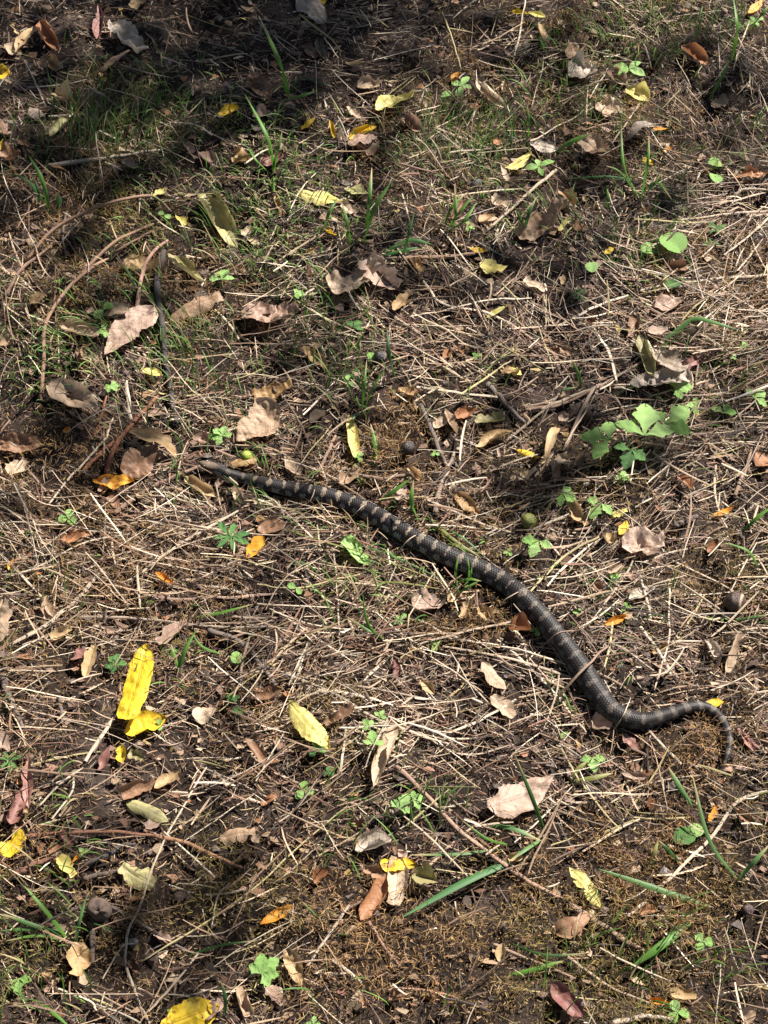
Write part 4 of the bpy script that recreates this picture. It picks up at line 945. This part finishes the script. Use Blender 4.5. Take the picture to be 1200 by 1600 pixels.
# ------------------------------------------------------------------ the largest dry straws, one by one
SC = [(.54, .43, .32), (.44, .33, .24), (.34, .24, .175), (.50, .42, .32), (.42, .34, .17), (.30, .19, .135)]
STR = [  # polyline, width, colour index, label
([(970,992),(912,1045),(852,1112)],6,5,'brown dry stem lying across the back of the snake',.030),
([(322,1200),(285,1262),(248,1330),(215,1420),(195,1472),(200,1525),(232,1602)],6,0,'very long pale stalk sweeping down past the olive speckled leaf',0),
([(540,1262),(470,1320),(400,1385),(310,1450),(220,1502)],7,4,'long yellowish stalk slanting over the lower moss',0),
([(1198,1238),(1150,1255),(1110,1310),(1060,1360),(1015,1402),(980,1432)],8,0,'long pale bent straw above the pale midrib blade',0),
([(690,1150),(745,1128),(805,1094)],9,3,'whitish peeled stick beside tan leaf below the snake',0),
([(518,1500),(540,1515),(565,1536)],7,3,'short white stick on the lower moss',0),
([(480,1510),(510,1465),(545,1415)],7,3,'pale straight straw left of the reddish rolled leaf',0),
([(196,595),(200,625),(204,656)],9,3,'flat whitish stick above the reddish twigs',0),
([(132,1190),(155,1155),(180,1118)],10,0,'flat beige straw beside the small round yellow leaf',0),
([(0,1015),(60,985),(115,940),(160,890)],9,0,'thick bundled straw running beside the big plain tan leaf',0),
([(5,905),(60,885),(130,850),(200,835)],7,0,'long pale straw passing below the rusty crumpled leaf',0),
([(100,1010),(200,1000),(330,975),(470,985)],6,2,'brown straw in the bundle over the pinkish leaf',0),
([(120,965),(220,968),(320,980),(430,982)],7,1,'tan straw in the bundle above the largest yellow leaf',0),
([(170,915),(250,935),(345,935),(430,930)],7,5,'reddish flat straw lying across tangled stems',0),
([(185,925),(240,880),(300,840),(370,800)],6,0,'pale straw slanting over tangled stems',0),
([(60,860),(140,805),(235,740)],5,1,'thin straw from the rusty leaf towards the reddish twigs',0),
([(75,790),(110,745),(160,690),(175,655)],8,0,'pale flat straw heap edge beside the bright orange leaf',0),
([(400,1040),(470,1060),(560,1075),(700,1100)],6,1,'long straw of the mat below the grey curved twig',0),
([(430,1048),(520,1085),(600,1130),(700,1165)],6,0,'long pale straw of the mat beside spotted yellow leaf',0),
([(560,970),(640,1010),(720,1060),(760,1100)],7,1,'long straw slanting down to the tan oval leaf',0),
([(400,945),(520,950),(640,952),(735,935)],6,0,'pale stem over the pinkish tan leaf',0),
([(735,935),(745,925),(748,922)],4,0,'pale tip of a broken stem beside ochre scraps',0),
([(400,915),(460,920),(530,905),(590,892)],6,4,'yellowish straw under the fallen green leaf',0),
([(520,860),(525,920),(530,1010)],6,0,'upright-lying pale straw crossing the straw mat',0),
([(850,965),(760,980),(640,1010)],6,1,'tan straw reaching the snake side',0),
([(640,965),(720,1000),(830,1020)],6,0,'pale straw of the sheaf beside the inner bend',0),
([(700,1000),(800,1015),(885,1040)],7,0,'pale straw of the sheaf running under the snake',0),
([(690,1012),(790,1030),(900,1062)],6,1,'tan straw of the sheaf running under the snake',0),
([(880,1000),(960,1010),(1020,1050)],6,0,'pale straw coming out behind the snake bend',0),
([(1005,840),(975,900),(920,975)],5,1,'thin straw beside the small yellow corner leaf',0),
([(935,840),(880,870),(828,925)],6,4,'yellowish straw ending at the snake back',0),
([(1000,900),(1015,960),(1012,970)],6,3,'short white straw near the grey curled leaf',0),
([(1045,920),(1042,1000),(1020,1080)],7,0,'pale straw standing right of the grey curled leaf',0),
([(1000,980),(1030,1020),(1048,1055)],7,3,'whitish straw pointing at the yellow tail leaf',0),
([(1012,1140),(1040,1170),(1065,1195)],7,3,'pale straw emerging from under the tail bend',0),
([(795,515),(870,510),(960,505)],6,0,'pale straight straw above crossing dry stems',0),
([(640,495),(700,485),(760,470),(830,468)],7,3,'pale straw over the narrow crumpled leaf',0),
([(660,440),(690,475),(760,490),(820,520)],6,0,'pale crossing straw beside the yellow folded leaf',0),
([(870,510),(930,480),(980,462)],8,3,'whitish forked straw right of crossing stems',0),
([(925,510),(950,550),(962,595)],8,3,'whitish bent stalk beside a pale seedling',0),
([(650,605),(720,615),(780,622)],7,0,'pale straight stem right of the golden moss',0),
([(760,622),(800,615),(840,590)],7,5,'reddish stem continuing to the short grey stick',0),
([(400,555),(480,580),(560,610),(575,620)],5,1,'thin stem passing left of the bright grass tuft',0),
([(405,430),(460,470),(520,510),(560,550)],5,4,'thin green-yellow stem above the dark nut',0),
([(320,475),(380,490),(395,488)],4,1,'thin stem under the broad wavy leaf',0),
([(1040,400),(1120,450),(1205,500)],6,1,'long brown straw in the sunny edge thatch',0),
([(1000,455),(1080,440),(1205,430)],6,0,'pale straw in the sunny edge thatch',0),
([(1050,330),(1130,318),(1205,300)],7,0,'straw lying over the sunken hollow',0),
([(1060,345),(1140,335),(1205,330)],5,1,'thin straw below the sunken hollow',0),
([(1130,400),(1170,370),(1205,335)],6,0,'straw slanting up to the sunken hollow',0),
([(690,20),(705,60),(720,110)],6,4,'tall dry grass stem in the upper sunny litter',.01),
([(1000,160),(980,190),(955,225)],5,0,'pale straw beside the sedge tuft',0),
([(820,0),(810,60),(800,100)],4,0,'thin dry stem at the sunny far edge',0),
([(380,1440),(340,1460),(270,1465)],4,0,'thin straw under the yellowish stalk',0),
([(360,1380),(340,1400),(330,1450)],6,3,'whitish straw below the broken tan leaf',0),
([(255,1300),(300,1340),(335,1372)],7,3,'whitish straw crossing the reddish stick',0),
([(90,1545),(140,1565),(150,1580)],5,3,'white straw below the ragged ochre leaf',0),
([(150,1570),(190,1585),(220,1600)],6,3,'white straw at the foot of the very long stalk',0),
([(160,1530),(190,1480),(210,1475)],5,0,'pale broken straw crossing the long stalk',0),
([(310,1490),(270,1540),(230,1582)],6,1,'tan straw left of the golden yellow leaf',0),
([(1105,1210),(1000,1230),(930,1270)],4,1,'thin straw beside short yellow green blades',0),
([(945,1300),(985,1285),(990,1283)],7,4,'short straw-yellow stem on moss',0),
([(540,1140),(535,1180),(530,1210)],6,3,'whitish upright straw beside brown torn leaf',0),
([(60,1260),(100,1220),(130,1200)],8,0,'thick pale straw right of the long maroon leaf',0),
([(80,1280),(110,1240),(115,1215)],6,3,'whitish straw crossing the thick pale one',0),
([(560,1130),(640,1140),(720,1180),(800,1165)],5,1,'straw curving under the whitish peeled stick',0),
]
def straw_obj(C, w, ci, label, group, K):
    t = np.linspace(0, 1, K)
    C = C + np.stack([noise(np.arange(K) * .4, C[0, 0] * 90, 1, 43), noise(np.arange(K) * .4, C[0, 1] * 90, 1, 44), .5 * noise(np.arange(K) * .6, C[0, 0] * 70, 1, 45)], -1) * min(.0022, .016 * np.linalg.norm(C[-1] - C[0]))
    W = w * (.85 + .3 * noise(t * 4, w * 999, 1, 41)) * np.where(t > .9, .7, 1)
    W = W * .78
    if rs.rand() < .25:
        v_, f_ = tube(C, W / 2 * .75, 6, .25, .8); ns = 6; f_ = f_
    else:
        v_, f_ = ribbons(C[None], W[None], .3, np.array([(rs.rand() - .5) * 1.2])); ns = 3
    c_ = np.array(SC[ci]) * (.8 + .35 * rs.rand())
    cv = np.repeat(c_[None] * (.75 + .5 * noise(t * 6, rs.rand() * 50, 1, 42))[:, None], ns, 0)
    o0 = C[0].copy()
    o = link('straw', mesh_of('straw', v_ - o0, f_, M_STRAW, cv), None, o0)
    return tag(o, label, 'straw', group)
for pp_, w_, ci, lab, up in STR:
    g = at(*pp_[0], .01); n = len(pp_)
    hh = [.009 + up * math.sin(math.pi * k / max(1, n - 1)) for k in range(n)]
    P = np.array([at(x, y, h) for (x, y), h in zip(pp_, hh)])
    K = 8 + 5 * n
    straw_obj(catmull(P, K), w_ * .8 * mpp(g), ci, lab, 'long dry straws', K)

for k, (pp_, ci) in enumerate([([(545,812),(562,795),(575,782)],0),([(618,868),(640,842),(668,830)],1),([(470,800),(488,775),(492,752)],2),([(770,955),(800,930),(835,915)],1),([(960,1140),(975,1115),(985,1090)],0),([(845,1012),(872,990),(905,985)],5)]):
    P = np.array([at(*pp_[0], .008), at(*pp_[1], .026), at(*pp_[2], .008)])
    straw_obj(catmull(P, 14), .0016, ci, ['short pale straw over the front of the snake', 'thin tan straw crossing the snake middle', 'brown straw over the snake neck', 'tan straw over the thick middle of the snake', 'pale straw over the tail bend', 'reddish straw crossing the rear of the snake'][k], 'straws lying over the snake', 14)
# density of straw over the photo, in photo pixels: (x, y, radius x, radius y, weight)
def straw_density(px, py):
    d = .35 + .9 * np.exp(-(((py - 1000) / 260) ** 2)) + .6 * np.exp(-(((px - 1130) / 170) ** 2 + ((py - 480) / 130) ** 2))
    d += .55 * np.exp(-(((px - 130) / 200) ** 2 + ((py - 850) / 140) ** 2)) + .35 * np.exp(-(((px - 760) / 300) ** 2 + ((py - 480) / 100) ** 2))
    d *= 1 - .75 * np.exp(-(((px - 330) / 160) ** 2 + ((py - 90) / 80) ** 2))
    for (x, y, a, b_) in ((625, 680, 55, 60), (1090, 1160, 70, 45), (1050, 1330, 150, 130), (700, 1500, 260, 100), (260, 1440, 130, 90), (130, 1090, 70, 60), (1000, 1560, 200, 70)):
        d *= 1 - .72 * np.exp(-(((px - x) / a) ** 2 + ((py - y) / b_) ** 2))
    return d
def straw_dir(x, y):
    return -.35 + 2.6 * (noise(x, y, 3.2, 51) - .5)
def scatter(n, densf):
    x = X0 + (X1 - X0) * rs.rand(n * 6); y = Y0 + (Y1 - Y0) * rs.rand(n * 6)
    px, py = px_of(x, y)
    w = densf(px, py, x, y)
    keep = rs.rand(len(x)) * 1.6 < w
    return x[keep][:n], y[keep][:n]
FT = np.array(FOOT)
def under_leaf(x, y, pad=1.0):
    m_ = np.zeros(len(x), bool)
    for (cx, cy, ax, ay, hl, hw) in FT:
        dx, dy = x - cx, y - cy; a_ = (dx * ax + dy * ay) / (hl * pad); b_ = (-dx * ay + dy * ax) / (hw * pad)
        m_ |= a_ * a_ + b_ * b_ < 1
    return m_
def near_snake(x, y, pad=1.0):
    m_ = np.zeros(len(x), bool)
    for (cx, cy), r in zip(SNAKE_XY, SNAKE_R):
        m_ |= (x - cx) ** 2 + (y - cy) ** 2 < (r * pad + (.004 if pad > 1 else .0015)) ** 2
    return m_
def curves(x, y, L_, K, zlo, zhi, bendamp, dirs, tilt=.12, protect=True):
    """gently bent centrelines lying in the litter; pieces crossing leaves or the snake pass underneath"""
    N = len(x); t = np.linspace(-.5, .5, K)[None]
    bnd = (rs.randn(N) * bendamp)[:, None]
    X = t * L_[:, None]; Yl = bnd * L_[:, None] * (t ** 2 - .08) + (rs.randn(N) * .25 * bendamp)[:, None] * L_[:, None] * t ** 3 * 4
    c_, s_ = np.cos(dirs)[:, None], np.sin(dirs)[:, None]
    PX = x[:, None] + X * c_ - Yl * s_; PY = y[:, None] + X * s_ + Yl * c_
    z0 = zlo + (zhi - zlo) * rs.rand(N) ** 1.3
    til = (rs.randn(N) * tilt)[:, None] * X
    til = np.clip(til, -.008, .018)
    Z = zg(PX, PY) + np.maximum(z0[:, None] + til, .0012)
    C = np.stack([PX, PY, Z], -1)
    if protect:
        fl = C[..., :2].reshape(-1, 2)
        un = (under_leaf(fl[:, 0], fl[:, 1], .92) | near_snake(fl[:, 0], fl[:, 1], .88)).reshape(N, K)
        Zl = zg(PX, PY) + .0015 + .002 * rs.rand(N)[:, None]
        hit = un.any(1)
        C[hit, :, 2] = np.minimum(C[hit, :, 2], Zl[hit])
    return C
PAL = np.array([(.60, .465, .33), (.43, .30, .195), (.26, .16, .10), (.13, .074, .047), (.05, .03, .022), (.68, .57, .44), (.38, .31, .14), (.23, .115, .072)])
# more small leaf scraps strewn between the named ones
for k in range(90):
    px, py = 20 + 1160 * rs.rand(), 20 + 1560 * rs.rand(); p = at(px, py)
    if under_leaf(p[None, 0], p[None, 1], 1.1)[0] or near_snake(p[None, 0], p[None, 1], 2.0)[0]: continue
    colr = ['brown', 'pink', 'tan', 'ochre', 'mauve', 'rust', 'olive'][rs.choice(7, p=[.28, .2, .17, .13, .1, .07, .05])]
    l_ = 12 + 18 * rs.rand() ** 1.5; a_ = rs.rand() * 6.28; cu = ['crump', 'roll', 'fold', 'boat'][rs.randint(4)]
    wd = WORD[colr]; adj = {'crump': 'crumpled', 'roll': 'rolled', 'fold': 'folded', 'boat': 'cupped'}[cu]
    put_leaf(px, py, px + l_ * math.cos(a_), py + l_ * math.sin(a_), l_ * (.35 + .45 * rs.rand()), colr, cu, ['torn', 'el', 'torn', 'ov'][rs.randint(4)],
             f'small {wd} {adj} leaf scrap near {near(px, py)}', f'small {wd} leaf scraps', 2000 + k)
FT = np.array(FOOT)
# countable big straws
nbig = 300 - len(STR)
bx_, by_ = scatter(nbig, lambda px, py, x, y: np.where((px > 0) & (px < 1200) & (py > 0) & (py < 1600), straw_density(px, py), 0))
Lb = .05 + .11 * rs.rand(len(bx_)) ** 1.4
db = straw_dir(bx_, by_) + rs.randn(len(bx_)) * .55
Cb = curves(bx_, by_, Lb, 12, .007, .015, .12, db, .06)
for k in range(len(bx_)):
    ci = int(rs.choice(6, p=[.3, .22, .14, .16, .06, .12]))
    wd = ['pale', 'tan', 'brown', 'whitish', 'yellowish', 'reddish'][ci]
    straw_obj(Cb[k], .0012 + .0022 * rs.rand() ** 2, ci, f'{wd} dry straw lying loose in the litter near {near(*px_of(bx_[k], by_[k]))}', f'loose {wd} straws', 12)

def stuff(name, label, cat, v_, f_, mat, cv):
    o = link(name, mesh_of(name, v_, f_, mat, cv)); return tag(o, label, cat, None, 'stuff')
def per_piece(cols, K, m_): return np.repeat(cols, K * m_, 0)

# where moss grows, over the photo
def moss_density(px, py, x, y):
    d = np.clip((noise(x, y, 6, 61) - .60) * 3.0, 0, .7) + np.clip((py - 1230) / 150, 0, 1) * np.clip(noise(x, y, 11, 64) * 1.6 - .35, 0, .9)
    for (mx, my, a, b_, w_) in ((625, 680, 48, 52, 2.0), (1090, 1160, 75, 45, 1.8), (1050, 1320, 150, 110, 1.0), (700, 1490, 260, 95, 1.0), (1130, 880, 80, 60, 1.0), (270, 1450, 140, 90, .9), (1000, 1570, 220, 60, .95),
                               (180, 470, 90, 60, .9), (100, 480, 70, 60, .7), (940, 200, 170, 90, .9), (600, 240, 60, 50, .7), (700, 980, 70, 40, .9), (1150, 1040, 60, 90, .9), (880, 20, 120, 60, .9), (140, 330, 140, 70, .5), (680, 340, 60, 60, .6), (1180, 1430, 60, 80, 1.2)):
        d = d + w_ * np.exp(-(((px - mx) / a) ** 2 + ((py - my) / b_) ** 2))
    return d
# medium straw
n = 24000
x, y = scatter(n, lambda px, py, x, y: (straw_density(px, py) + .10) * (.12 + 2.1 * np.clip(noise(x, y, 13, 52) * .6 + noise(x, y, 30, 53) * .4 - .22, 0, 1)) * (1 - .35 * np.clip(moss_density(px, py, x, y), 0, 1)))
Lm_ = .014 + .085 * rs.rand(len(x)) ** 1.9; K = 5
C = curves(x, y, Lm_, K, .002, .021, .13, straw_dir(x, y) + rs.randn(len(x)) * .62, .20)
W = (.0008 + .0019 * rs.rand(len(x)) ** 2.2)[:, None] * np.array([.7, 1, 1, .95, .5])[None]
v_, f_ = ribbons(C, W, .3, (rs.rand(len(x)) - .5) * 2)
cc = PAL[rs.choice(8, len(x), p=[.18, .19, .18, .13, .08, .08, .06, .10])] * (.7 + .5 * rs.rand(len(x), 1))
stuff('straw_mat', 'matted thin dry straw covering the soil', 'straw', v_, f_, M_STRAW, per_piece(cc, K, 3))
# fine fragments
n = 185000
x, y = scatter(n, lambda px, py, x, y: (.55 * straw_density(px, py) + .45) * (.36 + 1.6 * np.clip(noise(x, y, 13, 52) * .5 + noise(x, y, 36, 54) * .5 - .25, 0, 1)) * (1 - .6 * np.clip(moss_density(px, py, x, y), 0, 1)))
Lm_ = .004 + .017 * rs.rand(len(x)) ** 1.8; K = 3
C = curves(x, y, Lm_, K, .0006, .0120, .2, rs.rand(len(x)) * 6.28, .28)
W = (.0005 + .0011 * rs.rand(len(x)) ** 2)[:, None] * np.array([.8, 1, .6])[None]
v_, f_ = strips(C, W, (rs.rand(len(x)) - .5) * 2.2)
pt = rs.choice(8, len(x), p=[.06, .09, .16, .24, .29, .02, .03, .11])
cc = PAL[pt] * (.6 + .6 * rs.rand(len(x), 1))
stuff('litter_fragments', 'fine broken straw and stem crumbs on the soil', 'litter', v_, f_, M_STRAW, per_piece(cc, K, 2))
# leaf crumbs
n = 22000
x, y = scatter(n, lambda px, py, x, y: np.ones(len(x)))
sz = .0016 + .0070 * rs.rand(len(x)) ** 2.6
a_ = rs.rand(len(x), 1) * 6.28 + np.linspace(0, 6.28, 5, endpoint=False)[None] + rs.randn(len(x), 5) * .25
rr_ = sz[:, None] * (.6 + .6 * rs.rand(len(x), 5)) * np.where(np.arange(5) % 2 == 0, 1.2, .75)
z0 = zg(x, y) + .002 + .006 * rs.rand(len(x))
nrm = rs.randn(len(x), 2) * .45
dx, dy = np.cos(a_) * rr_, np.sin(a_) * rr_ * .7
Vq = np.stack([x[:, None] + dx, y[:, None] + dy, z0[:, None] + dx * nrm[:, :1] + dy * nrm[:, 1:] + rs.randn(len(x), 5) * .0006], -1)
cp = np.array([(.36, .24, .15), (.24, .13, .08), (.17, .095, .06), (.44, .32, .21), (.36, .16, .07), (.10, .065, .05), (.42, .30, .10)])
cc = cp[rs.choice(7, len(x), p=[.17, .23, .24, .07, .06, .20, .03])] * (.6 + .6 * rs.rand(len(x), 1))
k_ = ~(near_snake(x, y, 1.1))
Vq, cc = Vq[k_], cc[k_]
stuff('leaf_crumbs', 'small crumbled leaf flakes scattered through the litter', 'litter', Vq.reshape(-1, 3), np.arange(len(Vq) * 5).reshape(-1, 5), M_STRAW, np.repeat(cc, 5, 0))
# moss
n = 165000
x, y = scatter(n * 2, lambda px, py, x, y: np.clip(moss_density(px, py, x, y), 0, 1.6)); x, y = x[:n], y[:n]
K = 3; N = len(x); t = np.linspace(0, 1, K)[None]
cush = .25 + 1.5 * np.clip(noise(x, y, 42, 63) * 1.5 - .25, 0, 1)      # cushions
k_ = ~(near_snake(x, y, 1.15) | under_leaf(x, y, 1.0)); x, y, cush = x[k_], y[k_], cush[k_]; N = len(x)
Lm_ = (.0050 + .0060 * rs.rand(N)) * cush
dr = rs.rand(N) * 6.28; ang = (.15 + .9 * rs.rand(N))[:, None] + (.9 * rs.rand(N))[:, None] * t
hx = np.cumsum(np.sin(ang), 1) / K * Lm_[:, None]; hz = np.cumsum(np.cos(ang), 1) / K * Lm_[:, None]
z0 = zg(x, y) + .002 + .0085 * cush * rs.rand(N)
C = np.stack([x[:, None] + hx * np.cos(dr)[:, None], y[:, None] + hx * np.sin(dr)[:, None], z0[:, None] + hz], -1)
W = (.00042 + .0005 * rs.rand(N))[:, None] * np.array([.8, 1.1, .45])[None]
V, mf = strips(C, W, (rs.rand(N) - .5) * 2)
hue = np.clip((noise(x, y, 9, 62) - .35) * 2.2, 0, 1)[:, None]
cc = (np.array([.40, .245, .115]) * (1 - hue) + np.array([.28, .21, .08]) * hue) * (.4 + .85 * rs.rand(len(x), 1))
stuff('moss', 'golden brown dry moss cushions on the soil', 'moss', V, mf, M_MOSS, np.repeat(cc, K * 2, 0))
# fine green grass
def grass_density(px, py, x, y):
    d = np.clip((noise(x, y, 7, 71) - .55) * 1.2, 0, .3)
    for (mx, my, a, b_, w_) in ((160, 160, 60, 60, .5), (200, 215, 80, 40, 1.0), (420, 330, 80, 70, 1.2), (440, 230, 60, 50, .9), (720, 220, 80, 50, 1.3), (285, 540, 45, 45, .9), (480, 500, 90, 60, .8), (1000, 60, 120, 40, 1.0), (540, 590, 60, 50, .9),
                               (110, 545, 60, 50, .9), (640, 1260, 80, 40, .5), (270, 1020, 60, 40, .5), (900, 170, 60, 50, .6), (400, 380, 60, 50, 1.0), (230, 190, 120, 60, .5), (60, 560, 60, 60, .6), (770, 250, 60, 40, .8), (330, 190, 50, 30, .8),
                               (520, 330, 60, 60, .7), (1000, 420, 60, 40, .5), (640, 870, 60, 60, .5), (90, 1480, 90, 60, .2), (980, 690, 60, 40, .4), (920, 120, 60, 60, .5), (1080, 1500, 80, 60, .5)):
        d = d + w_ * np.exp(-(((px - mx) / a) ** 2 + ((py - my) / b_) ** 2))
    return d
n = 10500
x, y = scatter(n * 6, grass_density); x, y = x[:n], y[:n]
k_ = ~(near_snake(x, y, 1.7) | under_leaf(x, y, 1.0))
for (cx, cy, r) in PLANTF: k_ &= (x - cx) ** 2 + (y - cy + .006) ** 2 > (r * .9) ** 2
x, y = x[k_], y[k_]
N = len(x); K = 6; t = np.linspace(0, 1, K)[None]
Lg = .014 + .042 * rs.rand(N) ** 1.5
dr = 6.28 * noise(x, y, 5, 72) * 1.3 + rs.randn(N) * .8; bend = (.55 + .9 * rs.rand(N))
ang = bend[:, None] * t ** 1.2 + (.25 * rs.rand(N))[:, None]
hx = np.cumsum(np.sin(ang), 1) / K * Lg[:, None]; hz = np.cumsum(np.cos(ang), 1) / K * Lg[:, None]
C = np.stack([x[:, None] + hx * np.cos(dr)[:, None], y[:, None] + hx * np.sin(dr)[:, None], zg(x, y)[:, None] + hz - .001], -1)
W = (.0009 + .0011 * rs.rand(N))[:, None] * np.array([.7, 1, 1, .85, .6, .15])[None]
v_, f_ = ribbons(C, W, .2, (rs.rand(N) - .5))
cc = np.array([(.11, .22, .04), (.16, .28, .06), (.07, .15, .03), (.36, .30, .16)])[rs.choice(4, N, p=[.33, .24, .18, .25])] * (.7 + .6 * rs.rand(N, 1))
stuff('thin_grass', 'thin short green grass growing through the litter', 'grass', v_, f_, M_GRASS, per_piece(cc, K, 3))
